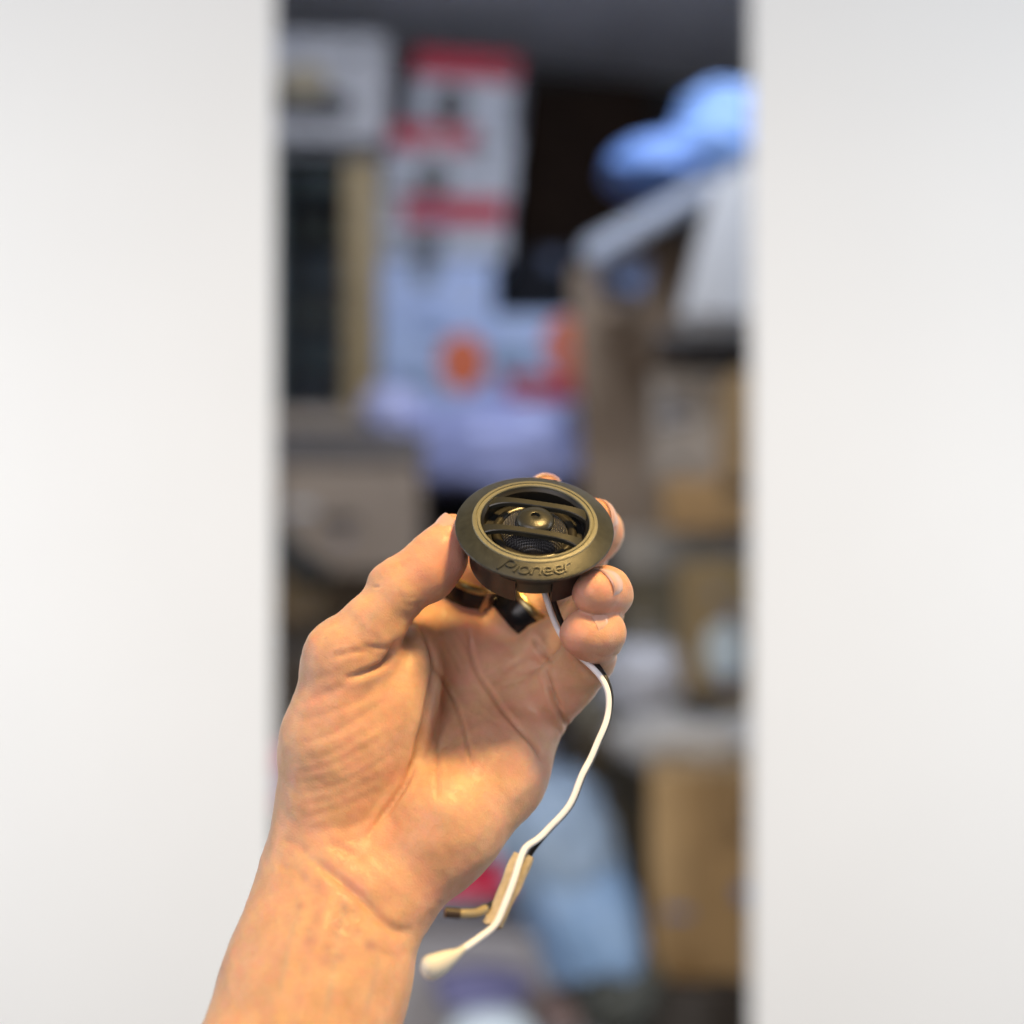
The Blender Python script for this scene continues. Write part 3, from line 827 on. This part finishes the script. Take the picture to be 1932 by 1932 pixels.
def skin_material():
    m = bpy.data.materials.new('skin'); m.use_nodes = True
    nt = m.node_tree; b = nt.nodes['Principled BSDF']; N = nt.nodes.new; K = nt.links.new
    at_ = N('ShaderNodeVertexColor'); at_.layer_name = 'skin_tone'
    sp = N('ShaderNodeSeparateColor'); K(at_.outputs['Color'], sp.inputs['Color'])
    tc = N('ShaderNodeTexCoord')
    n1 = N('ShaderNodeTexNoise'); n1.inputs['Scale'].default_value = 95; n1.inputs['Detail'].default_value = 6; n1.inputs['Roughness'].default_value = .62
    K(tc.outputs['Object'], n1.inputs['Vector'])
    def mix(fac, a, bcol, scale=None):
        x = N('ShaderNodeMix'); x.data_type = 'RGBA'
        if hasattr(fac, 'links'): K(fac, x.inputs[0])
        else: x.inputs[0].default_value = fac
        for sock, c in ((x.inputs[6], a), (x.inputs[7], bcol)):
            if hasattr(c, 'links'): K(c, sock)
            else: sock.default_value = (*c, 1)
        return x.outputs[2]
    def mul(s, k):
        x = N('ShaderNodeMath'); x.operation = 'MULTIPLY'; x.use_clamp = True; K(s, x.inputs[0]); x.inputs[1].default_value = k; return x.outputs[0]
    ramp = N('ShaderNodeValToRGB'); ramp.color_ramp.elements[0].position = .33; ramp.color_ramp.elements[1].position = .68
    ramp.color_ramp.elements[0].color = (.495, .292, .165, 1); ramp.color_ramp.elements[1].color = (.615, .385, .232, 1)
    K(n1.outputs['Fac'], ramp.inputs['Fac'])
    n5 = N('ShaderNodeTexNoise'); n5.inputs['Scale'].default_value = 260; n5.inputs['Detail'].default_value = 4; K(tc.outputs['Object'], n5.inputs['Vector'])
    mo = N('ShaderNodeMapRange'); K(n5.outputs['Fac'], mo.inputs[0]); mo.inputs[1].default_value = .42; mo.inputs[2].default_value = .66; mo.inputs[3].default_value = 0; mo.inputs[4].default_value = .30
    col = mix(mo.outputs[0], ramp.outputs['Color'], (.615, .300, .225))
    col = mix(mul(sp.outputs[0], .85), col, (.630, .285, .215))
    col = mix(mul(at_.outputs['Alpha'], .30), col, (.36, .315, .255))
    col = mix(mul(sp.outputs[1], .55), col, (.36, .150, .085))
    col = mix(mul(sp.outputs[2], .58), col, (.30, .145, .165))
    # tiny blemishes
    v = N('ShaderNodeTexVoronoi'); v.inputs['Scale'].default_value = 120; K(tc.outputs['Object'], v.inputs['Vector'])
    sr = N('ShaderNodeMapRange'); K(v.outputs['Distance'], sr.inputs[0]); sr.inputs[1].default_value = .03; sr.inputs[2].default_value = .10; sr.inputs[3].default_value = .18; sr.inputs[4].default_value = 0
    col = mix(sr.outputs[0], col, (.33, .13, .09))
    K(col, b.inputs['Base Color'])
    # skin relief: pores, fine crossing lines
    v2 = N('ShaderNodeTexVoronoi'); v2.feature = 'DISTANCE_TO_EDGE'; v2.inputs['Scale'].default_value = 900
    n0 = N('ShaderNodeTexNoise'); n0.inputs['Scale'].default_value = 240; K(tc.outputs['Object'], n0.inputs['Vector'])
    off = N('ShaderNodeMixRGB'); off.inputs[0].default_value = .004; K(tc.outputs['Object'], off.inputs[1]); K(n0.outputs['Color'], off.inputs[2]); K(off.outputs[0], v2.inputs['Vector'])
    n3 = N('ShaderNodeTexNoise'); n3.inputs['Scale'].default_value = 420; n3.inputs['Detail'].default_value = 5; K(tc.outputs['Object'], n3.inputs['Vector'])
    wv = N('ShaderNodeTexWave'); wv.wave_type = 'BANDS'; wv.bands_direction = 'DIAGONAL'; wv.inputs['Scale'].default_value = 520; wv.inputs['Distortion'].default_value = 5; wv.inputs['Detail'].default_value = 2
    K(tc.outputs['Object'], wv.inputs['Vector'])
    s1 = N('ShaderNodeMath'); s1.operation = 'MULTIPLY_ADD'; K(v2.outputs['Distance'], s1.inputs[0]); s1.inputs[1].default_value = .9; K(n3.outputs['Fac'], s1.inputs[2])
    v4 = N('ShaderNodeTexVoronoi'); v4.feature = 'DISTANCE_TO_EDGE'; v4.inputs['Scale'].default_value = 190
    off2 = N('ShaderNodeMixRGB'); off2.inputs[0].default_value = .03; K(tc.outputs['Object'], off2.inputs[1]); K(n1.outputs['Color'], off2.inputs[2]); K(off2.outputs[0], v4.inputs['Vector'])
    ln = N('ShaderNodeMapRange'); K(v4.outputs['Distance'], ln.inputs[0]); ln.inputs[1].default_value = 0; ln.inputs[2].default_value = .05; ln.inputs[3].default_value = -.9; ln.inputs[4].default_value = 0
    s0 = N('ShaderNodeMath'); s0.operation = 'ADD'; K(s1.outputs[0], s0.inputs[0]); K(ln.outputs[0], s0.inputs[1]); s1 = s0
    s2 = N('ShaderNodeMath'); s2.operation = 'MULTIPLY_ADD'; K(wv.outputs['Fac'], s2.inputs[0]); s2.inputs[1].default_value = .10; K(s1.outputs[0], s2.inputs[2])
    bp = N('ShaderNodeBump'); bp.inputs['Strength'].default_value = .32; bp.inputs['Distance'].default_value = .00035
    K(s2.outputs[0], bp.inputs['Height']); K(bp.outputs['Normal'], b.inputs['Normal'])
    rr = N('ShaderNodeMapRange'); K(n1.outputs['Fac'], rr.inputs[0]); rr.inputs[3].default_value = .34; rr.inputs[4].default_value = .52
    K(rr.outputs[0], b.inputs['Roughness'])
    b.inputs['Specular IOR Level'].default_value = .38
    b.subsurface_method = 'RANDOM_WALK'
    b.inputs['Subsurface Weight'].default_value = .55
    b.inputs['Subsurface Radius'].default_value = (1.0, .32, .16)
    b.inputs['Subsurface Scale'].default_value = .0028
    return m
SKIN = skin_material()
me.materials.append(SKIN)
person = link(bpy.data.objects.new('person', me))
person.location = BASE
tag(person, 'bare left hand and forearm, palm to the camera, gripping the round black tweeter', 'person')

# ---- fingernails: curved plates let into the finger ends
NAIL = mat('nail', (.58, .355, .285), rough=.28, spec=.5, noise=.08, nscale=300, coat=.3)
def nail(base, tip, rb, rt, out, width, length, setback, proud=.45):
    """curved plate on the tapered finger end base->tip (radii rb, rt), on the side 'out'; its free edge lies setback mm past the tip joint"""
    L_ = np.linalg.norm(tip - base); ax = unit(tip - base); out = unit(out - ax * (out @ ax)); lat = np.cross(ax, out)
    n, mm_ = 15, 13
    top, bot = [], []
    for i in range(n):
        for j in range(mm_):
            a = i / (n - 1); b_ = j / (mm_ - 1) * 2 - 1
            t = setback - length * (1 - a) + (.24 * length * b_ ** 2) * (1 - a) - (.10 * length * b_ ** 2) * max(0, a - .6) / .4
            r = rt if t > 0 else rt + (rb - rt) * min(1, -t / L_)
            sag = 0 if t <= 0 else (r - math.sqrt(max(r * r - t * t, 0))) * .55
            w = width * (.88 + .12 * min(1, a * 2.2)) * .5 * b_
            hgt = math.sqrt(max((r * .98) ** 2 - w * w, .1)) - sag + proud - .45 * abs(b_) ** 5 - .55 * max(0, 1 - a * 5)
            p = tip + ax * t + lat * w + out * hgt
            top.append(p); bot.append(p - out * .6)
    top = np.array(top); lift = np.zeros(len(top))
    for _ in range(6):                                      # keep the plate just clear of the skin
        lift = np.clip(lift + np.maximum(0, .12 - sample(field, top + out * lift[:, None])) * .8, 0, 1.8)
    edge = np.array([abs(j / (mm_ - 1) * 2 - 1) > .95 or i == 0 for i in range(n) for j in range(mm_)])
    top = top + out * np.where(edge, lift - .35, lift)[:, None]
    top, bot = list(top), list(top - out * .6)
    V = [Vector(p * .001) + Vector((0, 0, CAM_Z)) for p in top + bot]
    Fc = []; K_ = n * mm_
    for i in range(n - 1):
        for j in range(mm_ - 1):
            a = i * mm_ + j
            Fc.append((a, a + 1, a + mm_ + 1, a + mm_)); Fc.append((K_ + a, K_ + a + mm_, K_ + a + mm_ + 1, K_ + a + 1))
    rimv = [j for j in range(mm_)] + [i * mm_ + mm_ - 1 for i in range(1, n)] + [(n - 1) * mm_ + j for j in range(mm_ - 2, -1, -1)] + [i * mm_ for i in range(n - 2, 0, -1)]
    for a, b_ in zip(rimv, rimv[1:] + rimv[:1]):
        Fc.append((a, K_ + a, K_ + b_, b_))
    o = mesh_ob('fingernail', [v - Vector(BASE) for v in V], Fc, NAIL, person)
    bm = bmesh.new(); bm.from_mesh(o.data); bmesh.ops.recalc_face_normals(bm, faces=bm.faces); bm.to_mesh(o.data); bm.free()
    sharp(o, 60)
    return o
def fnail(nm, out, width, length, setback, proud=.45):
    c = FINGERS[nm]
    b_ = c[-3] if nm == 'pinky' else c[-2]
    nail(Pm(*b_[:3]), Pm(*c[-1][:3]), b_[3], c[-1][3], np.array(out), width, length, setback, proud)
fnail('ring', (0.70, -0.30, 0.64), 10.0, 9.5, 4.2)
fnail('pinky', (0.1, -0.76, 0.64), 9.4, 6.0, 1.2, .40)
fnail('middle', (1.0, 0.2, 0.2), 10.5, 10.0, 5.0)
fnail('index', (0.2, 0.3, 1.0), 10.5, 10.0, 5.0)
nail(Pm(828, 1045, 408), Pm(853, 1005, 410), 7.8, 5.9, np.array([-0.80, -0.24, 0.56]), 11.0, 14.0, 4.0, .45)
# ------------------------------------------------------------------ the tweeter
TN = Vector((0.046, -0.637, 0.77)).normalized()
TE1 = (Vector((1, 0, 0)) - TN * TN.x).normalized()
TE2 = TN.cross(TE1)
TC = at(1008.5, 995, 0.400)
tw = empty('tweeter')
tw.matrix_world = Matrix(((TE1.x, TE2.x, TN.x, TC.x), (TE1.y, TE2.y, TN.y, TC.y), (TE1.z, TE2.z, TN.z, TC.z), (0, 0, 0, 1)))
tag(tw, 'round black plastic tweeter with barred grille and raised maker lettering, held in the fingers', 'speaker')
PLA = mat('flange_plastic', (.027, .029, .023), rough=.37, spec=.5, noise=.22, nscale=500, bump=.10, bscale=3500)
TRM = mat('trim_plastic', (.15, .146, .098), rough=.42, spec=.6, noise=.08, nscale=600, bump=.12, bscale=1800)
BAR = mat('bar_plastic', (.022, .023, .019), rough=.36, spec=.6, bump=.05, bscale=1500)
DRK = mat('black_plastic', (.007, .007, .007), rough=.45, spec=.4, noise=.2, nscale=400)
BRL = mat('barrel_plastic', (.026, .020, .017), rough=.32, spec=.4, noise=.25, nscale=250)
SUR = mat('surround', (.022, .020, .015), rough=.30, spec=.6)
def dome_material():
    m = mat('dome_cloth', (.007, .007, .009), rough=.33, spec=.5, sheen=.2)
    nt = m.node_tree; b = nt.nodes['Principled BSDF']
    tc = nt.nodes.new('ShaderNodeTexCoord')
    hs = []
    for d in ('X', 'Y'):
        w = nt.nodes.new('ShaderNodeTexWave'); w.bands_direction = d; w.inputs['Scale'].default_value = 430; w.inputs['Distortion'].default_value = .4
        nt.links.new(tc.outputs['Object'], w.inputs['Vector']); hs.append(w)
    mx = nt.nodes.new('ShaderNodeMath'); mx.operation = 'MULTIPLY'
    nt.links.new(hs[0].outputs['Fac'], mx.inputs[0]); nt.links.new(hs[1].outputs['Fac'], mx.inputs[1])
    bp = nt.nodes.new('ShaderNodeBump'); bp.inputs['Strength'].default_value = 1; bp.inputs['Distance'].default_value = .00025
    nt.links.new(mx.outputs[0], bp.inputs['Height']); nt.links.new(bp.outputs['Normal'], b.inputs['Normal'])
    return m
# conical flange: rim at h=0, crest at h=3.2
lathe('flange', [(24.5, .15), (24.35, .45), (23.9, .72), (19.4, 2.54), (19.12, 2.54), (19.12, 1.2), (19.4, .0), (23.6, -.9), (24.3, -.55)], PLA, tw, seg=160, sh=22)
# stepped trim ring: two lands with a groove
lathe('trim_ring', [(19.35, 2.66), (19.15, 2.95), (18.2, 3.12), (18.1, 2.75), (17.75, 2.75), (17.65, 3.16), (16.95, 3.16), (16.72, 2.9), (16.7, 1.4), (19.1, 1.4)], TRM, tw, seg=160, sh=22)
lathe('inner_lip', [(16.68, 2.4), (16.3, 2.0), (15.7, 1.5), (15.7, -3.2), (16.68, -3.2)], DRK, tw, seg=128)
lathe('cup_floor', [(15.55, -2.6), (13.3, -2.6), (13.3, -3.1), (15.55, -3.1)], DRK, tw, seg=96)
lathe('surround', [(13.25, -2.2), (12.9, -1.5), (12.3, -1.15), (11.6, -1.15), (10.9, -1.5), (10.45, -2.0), (10.45, -2.8), (13.25, -2.8)], SUR, tw, seg=96, sh=60)
lathe('dome', [(10.4, -2.0), (10.1, -1.2), (9.4, -.2), (8.2, .75), (6.4, 1.5), (4.2, 2.0), (2.0, 2.3), (.01, 2.35), (.01, -2.4), (10.4, -2.4)], dome_material(), tw, seg=96, sh=70)
# barrel, snap-in skirts and magnet
lathe('barrel', [(19.3, -.1), (19.5, -.7), (19.5, -6.2), (18.4, -6.2), (18.4, -.1)], BRL, tw, seg=128)
D = math.radians
for a0, a1 in ((-191, -106.5), (-73.5, 11), (24, 156)):
    lathe('skirt', [(19.72, -5.4), (19.72, -13.4), (19.4, -13.7), (18.3, -13.7), (18.3, -5.4)], BRL, tw, seg=40, a0=D(a0), a1=D(a1))
lathe('cable_panel', [(18.9, -3.2), (18.9, -10.2), (17.6, -10.4), (17.6, -3.2)], mat('panel_plastic', (.045, .038, .024), rough=.4, noise=.2, nscale=300), tw, seg=16, a0=D(-106), a1=D(-74))
lathe('magnet', [(15.2, -3.3), (15.2, -12.4), (14.6, -12.9), (.01, -12.9), (.01, -3.3)], DRK, tw, seg=64)
for ang in (-101.0, -79.0):
    lathe('slot', [(19.64, -2.5), (19.64, -3.7), (18.6, -3.7), (18.6, -2.5)], mat('slot_dark', (.004, .004, .004), rough=.8), tw, seg=6, a0=D(ang - 5), a1=D(ang + 5))
# two arched bars and the button between them
def bar(y0, name='grille_bar'):
    rot = Matrix.Rotation(D(-10), 3, 'Z')
    hx = math.sqrt(16.6 ** 2 - y0 ** 2)
    n = 24; V = []; Fc = []
    for i in range(n + 1):
        t = -1 + 2 * i / n
        x = t * hx
        lift = 2.1 + 2.1 * (1 - abs(t) ** 4)
        w = 1.2 + 1.1 * abs(t) ** 4
        thick = 1.9 - .3 * abs(t)
        for dy, dh in ((-w, -.3), (-w * .86, 0), (w * .86, 0), (w, -.3), (w * .95, -thick), (-w * .95, -thick)):
            V.append(rot @ Vector((x, y0 + dy, lift + dh)) * .001)
    for i in range(n):
        for k in range(6):
            Fc.append((i * 6 + k, (i + 1) * 6 + k, (i + 1) * 6 + (k + 1) % 6, i * 6 + (k + 1) % 6))
    Fc.append(tuple(range(6))); Fc.append(tuple(n * 6 + k for k in range(6))[::-1])
    o = mesh_ob(name, V, Fc, BAR, tw)
    bm = bmesh.new(); bm.from_mesh(o.data); bmesh.ops.recalc_face_normals(bm, faces=bm.faces); bm.to_mesh(o.data); bm.free()
    sharp(o, 30)
bar(-6.6); bar(6.8)
lathe('phase_button', [(1.35, 4.9), (1.5, 4.95), (2.7, 4.82), (4.3, 4.4), (5.4, 3.8), (5.8, 3.2), (5.8, 2.6), (5.2, 2.62), (1.35, 2.62)], BAR, tw, seg=72, sh=40)
lathe('button_hole', [(1.34, 3.9), (.01, 3.9), (.01, 2.7), (1.34, 2.7)], mat('slot_dark', (.004, .004, .004)), tw, seg=32)
for s in (-1, 1):     # webs tying the button to the bars
    rot = Matrix.Rotation(D(-10), 3, 'Z')
    bm = bmesh.new(); bmesh.ops.create_cube(bm, size=1)
    for v in bm.verts:
        v.co = rot @ Vector((v.co.x * 2.2, s * 5.4 + v.co.y * 1.4, 3.1 + v.co.z * 1.0)) * .001
    bm_ob('button_web', bm, BAR, tw)

# raised lettering along the flange, each letter a ridge of its own
def ell_pts(cx, cy, rx, ry, a0, a1, n=22):
    return [(cx + rx * math.cos(D(a0 + (a1 - a0) * i / n)), cy + ry * math.sin(D(a0 + (a1 - a0) * i / n))) for i in range(n + 1)]
LET = {
    'P': [[(0.0, -.25), (.45, .45), (.95, 1.30), (1.25, 1.42), (1.75, 1.44), (2.10, 1.28), (2.16, 1.02), (1.95, .72), (1.55, .58), (1.12, .60), (.92, .72)]],
    'i': [[(2.28, 0.02), (2.52, .55), (2.74, 1.0)]],
    'o': [[(x + .22 * (y - .5), y) for x, y in ell_pts(3.62, .5, .68, .50, 90, 450)]],
    'n': [[(4.58, 0), (4.70, .5), (4.85, 1.0)], [(4.76, .70), (5.05, .95), (5.45, 1.0), (5.78, .90), (5.88, .66), (5.80, .3), (5.74, 0)]],
    'e': [[(6.30, .50), (6.9, .50), (7.50, .52), (7.44, .80), (7.1, .98), (6.72, .97), (6.38, .78), (6.27, .48), (6.38, .18), (6.72, .02), (7.1, .02), (7.44, .12)]],
    'e2': [[(7.86, .50), (8.45, .50), (9.05, .52), (9.0, .80), (8.66, .98), (8.28, .97), (7.94, .78), (7.83, .48), (7.94, .18), (8.28, .02), (8.66, .02), (9.0, .12)]],
    'r': [[(9.34, 0), (9.46, .5), (9.60, 1.0)], [(9.50, .62), (9.78, .88), (10.15, 1.0), (10.45, 1.02)]],
}
def on_flange(tx, ty, lift):
    rb = 23.05
    s = ty * 2.55                             # mm up the slope
    r = rb - s * .88
    h = .72 + (23.9 - r) * (2.54 - .72) / (23.9 - 19.4) + lift
    ang = D(-90) + (tx - 5.22) * 2.12 / 21.8
    return Vector((r * math.cos(ang), r * math.sin(ang), h)) * .001
for nm, strokes in LET.items():
    V, Fc = [], []
    for st in strokes:
        q = catmull([(x, y, 0) for x, y in st], 4)
        n = len(q); base = len(V)
        for i, p in enumerate(q):
            t = (q[min(i + 1, n - 1)] - q[max(i - 1, 0)]); t.normalize()
            nx, ny = -t.y, t.x
            w = .135
            for o_, z in ((-1.2, -.1), (-1.08, .3), (-.7, .48), (.7, .48), (1.08, .3), (1.2, -.1)):
                V.append(on_flange(p.x + nx * w * o_ * 1.15, p.y + ny * w * o_, z))
        for i in range(n - 1):
            for k in range(5):
                a = base + i * 6 + k
                Fc.append((a, a + 1, a + 7, a + 6))
        Fc.append(tuple(base + k for k in range(6))); Fc.append(tuple(base + (n - 1) * 6 + k for k in range(6))[::-1])
    o = mesh_ob('letter', V, Fc, PLA, tw)
    bm = bmesh.new(); bm.from_mesh(o.data); bmesh.ops.recalc_face_normals(bm, faces=bm.faces); bm.to_mesh(o.data); bm.free()
    sharp(o, 40)

# twin lead
INV = tw.matrix_world.inverted()
def loc(pts): return [INV @ Vector(p) for p in pts]
def w5(x, y, d): return at(*c5(x, y), d)
def w6(x, y, d): return at((1200 + x / 2.76) * .644, (2300 + y / 2.76) * .644, d)
WHT = mat('white_insulation', (.80, .82, .86), rough=.35, spec=.5, noise=.04, nscale=200)
BLK = mat('black_insulation', (.012, .012, .013), rough=.3, spec=.5)
white = [at(1024, 1098, .4045), w5(1090, 235, .4035), w5(1120, 330, .4045), w5(1158, 440, .4070), w5(1205, 545, .4085), w5(1265, 640, .4080), w5(1340, 722, .4058), w5(1430, 800, .4020), w5(1520, 890, .3990), w5(1580, 980, .3970),
         w5(1608, 1080, .396), w5(1605, 1200, .395), w5(1578, 1310, .393), w5(1522, 1440, .391), w5(1462, 1580, .389), w5(1392, 1715, .386), w6(1290, 165, .383), w6(1120, 355, .380),
         w6(1035, 438, .378), w6(940, 505, .376), w6(895, 600, .374), w6(845, 760, .371), w6(775, 950, .368), w6(690, 1130, .365), w6(550, 1245, .362), w6(440, 1320, .359)]
tube('white_wire', loc(catmull(white, 6)), .00093, WHT, tw, seg=14)
black = [at(1040, 1098, .4055), w5(1143, 235, .4045), w5(1172, 330, .4055), w5(1212, 440, .4080), w5(1262, 545, .4095), w5(1330, 640, .4090), w5(1412, 728, .4068), w5(1492, 800, .4032), w5(1562, 890, .4003), w5(1606, 980, .3985),
         w5(1628, 1080, .3978), w5(1620, 1200, .3968), w5(1592, 1310, .3948), w5(1535, 1440, .3928), w5(1475, 1580, .3908), w5(1405, 1715, .3878), w6(1303, 165, .3848), w6(1135, 355, .3818),
         w6(1055, 445, .3798), w6(985, 535, .3800), w6(930, 640, .3798), w6(830, 800, .3768), w6(700, 945, .3738), w6(600, 1005, .3700)]
tube('black_wire', loc(catmull(black, 6)), .00090, BLK, tw, seg=14)
# tan sleeve, a folded paper-wrapped capacitor on the white wire
TAN = mat('tan_sleeve', (.44, .36, .23), rough=.55, noise=.2, nscale=300, bump=.2, bscale=500)
ta, tb = w6(930, 570, .3765), w6(675, 1140, .3685)
dirv = (tb - ta); sd = dirv.cross(Vector((0, -1, 0))).normalized(); nn = sd.cross(dirv).normalized()
V, Fc = [], []
prof = [(-3.0, -.3), (-2.1, .9), (.2, 1.25), (2.0, .95), (3.0, -.2), (1.7, -1.3), (-1.6, -1.35)]
for i in range(13):
    t = i / 12
    for k, (a, b) in enumerate(prof):
        wob = 1 + .09 * math.sin(6 * t + 1.7 * k) + .04 * math.sin(17 * t + k)
        V.append(INV @ (ta + dirv * (t + (0.03 if k > 2 else -.01) * (1 if i in (0, 12) else 0)) + sd * a * .001 * wob + nn * b * .001 * wob + Vector((0, .0014, 0))))
for i in range(12):
    for k in range(7):
        Fc.append((i * 7 + k, i * 7 + (k + 1) % 7, (i + 1) * 7 + (k + 1) % 7, (i + 1) * 7 + k))
Fc.append(tuple(range(7))[::-1]); Fc.append(tuple(84 + k for k in range(7)))
o = mesh_ob('capacitor_sleeve', V, Fc, TAN, tw); sharp(o, 40)
tube('wire_terminal', loc(catmull([w6(615, 1000, .3700), w6(540, 1035, .3675), w6(450, 1040, .365), w6(400, 1040, .3645)], 5)), .0013, mat('brass', (.30, .25, .15), rough=.55, metal=.25), tw)
tube('terminal_tip', loc(catmull([w6(405, 1040, .3645), w6(350, 1035, .364), w6(285, 1030, .3635)], 5)), .0015, mat('brown_sleeve', (.035, .022, .016), rough=.5), tw)
cp = catmull([w6(450, 1315, .3592), w6(380, 1365, .358), w6(310, 1405, .357), w6(230, 1450, .356), w6(150, 1482, .355), w6(92, 1502, .3544)], 8)
cr = []
for i in range(len(cp)):
    t = i / (len(cp) - 1)
    cr.append(.0010 + .0026 * math.sin(min(1, t / .72) * math.pi / 2) ** 1.7 if t < .72 else .0036 * math.sqrt(max(.03, 1 - ((t - .72) / .28) ** 2)))
tube('terminal_cover', loc(cp), cr, mat('cream_cover', (.66, .64, .55), rough=.5, noise=.05), tw, seg=20, squash=.8)

# ------------------------------------------------------------------ the two finger rings
ENM = mat('black_enamel', (.008, .008, .010), rough=.22, spec=.4, bump=.03, bscale=900)
GLD = mat('ring_gold', (.46, .37, .18), rough=.28, metal=1.0, noise=.12, nscale=900)
BRZ = mat('ring_bronze', (.50, .36, .24), rough=.4, metal=.8, noise=.25, nscale=900)
def finger_ring(center, axis, r_in, label, face, design):
    root = empty('finger_ring')
    ax = Vector(axis).normalized(); fc = Vector(face); fc = (fc - ax * fc.dot(ax)).normalized(); sdv = ax.cross(fc)
    root.matrix_world = Matrix(((fc.x, sdv.x, ax.x, center.x), (fc.y, sdv.y, ax.y, center.y), (fc.z, sdv.z, ax.z, center.z), (0, 0, 0, 1)))
    tag(root, label, 'ring')
    r = r_in
    lathe('band', [(r, -5.3), (r + 1.1, -5.5), (r + 1.6, -4.9), (r + 1.9, -.5), (r + 1.75, 2.6), (r, 2.6)], ENM, root, seg=96, sh=40)
    lathe('gold_rim', [(r, 2.62), (r + 1.7, 2.62), (r + 1.85, 3.2), (r + 1.7, 4.6), (r + 1.2, 5.1), (r, 5.1)], GLD, root, seg=96, sh=40)
    # openwork plaque: bronze ground with raised scrolls
    lathe('plaque', [(r + 1.2, -4.6), (r + 2.25, -4.6), (r + 2.35, 0), (r + 2.2, 4.2), (r + 1.2, 4.2)], BRZ, root, seg=24, a0=D(-34), a1=D(34))
    def sp(a_mm, h):
        a = a_mm / (r + 2.4)
        return Vector(((r + 2.45) * math.cos(a), (r + 2.45) * math.sin(a), h)) * .001
    def scroll(pts, rad=.28):
        tube('scroll', catmull([sp(*p) for p in pts], 4), rad * .001, ENM, root, seg=6)
    if design == 'flower':
        for k in range(7):
            a = 2 * math.pi * k / 7
            cx, cy = 2.6 * math.cos(a), 2.4 * math.sin(a)
            scroll([(cx * .25, cy * .25), (cx * .7 - cy * .3, cy * .7 + cx * .3), (cx * 1.2, cy * 1.2), (cx * .7 + cy * .3, cy * .7 - cx * .3), (cx * .25, cy * .25)])
        for s in (-1, 1):
            scroll([(s * 5.4, -3.6), (s * 4.2, -2), (s * 4.6, 0), (s * 5.3, 1.6), (s * 4.2, 3.2)])
    else:
        for q in (4.6, 2.0):
            scroll([(0, -q * .82), (q * .34, -q * .3), (q, 0), (q * .34, q * .3), (0, q * .82), (-q * .34, q * .3), (-q, 0), (-q * .34, -q * .3), (0, -q * .82)], .3)
        scroll([(-5.6, -3.9), (-2.8, -2.9), (0, -4.1), (2.8, -2.9), (5.6, -3.9)], .26)
        scroll([(-5.6, 3.6), (-2.8, 2.7), (0, 3.8), (2.8, 2.7), (5.6, 3.6)], .26)
        for s in (-1, 1):
            scroll([(s * 5.6, -3.6), (s * 4.9, -1.8), (s * 5.6, 0), (s * 4.9, 1.8), (s * 5.6, 3.4)], .26)
    return root
def wpt(u, v, d): return at(u, v, d * .001)
i0, i1 = wpt(864, 1140, 452), wpt(905, 1052, 443)
finger_ring(wpt(882, 1094, 446), i1 - i0, 10.4, 'black and gold finger ring on the index finger beside the thumb', (0.92, -0.34, -0.42), 'flower')
m0, m1 = wpt(960, 1182, 450), wpt(1036, 1108, 447)
finger_ring(wpt(992, 1152, 447.5), m1 - m0, 10.4, 'black finger ring with star plaque on the middle finger under the tweeter', (0.88, -0.40, 0.30), 'star')
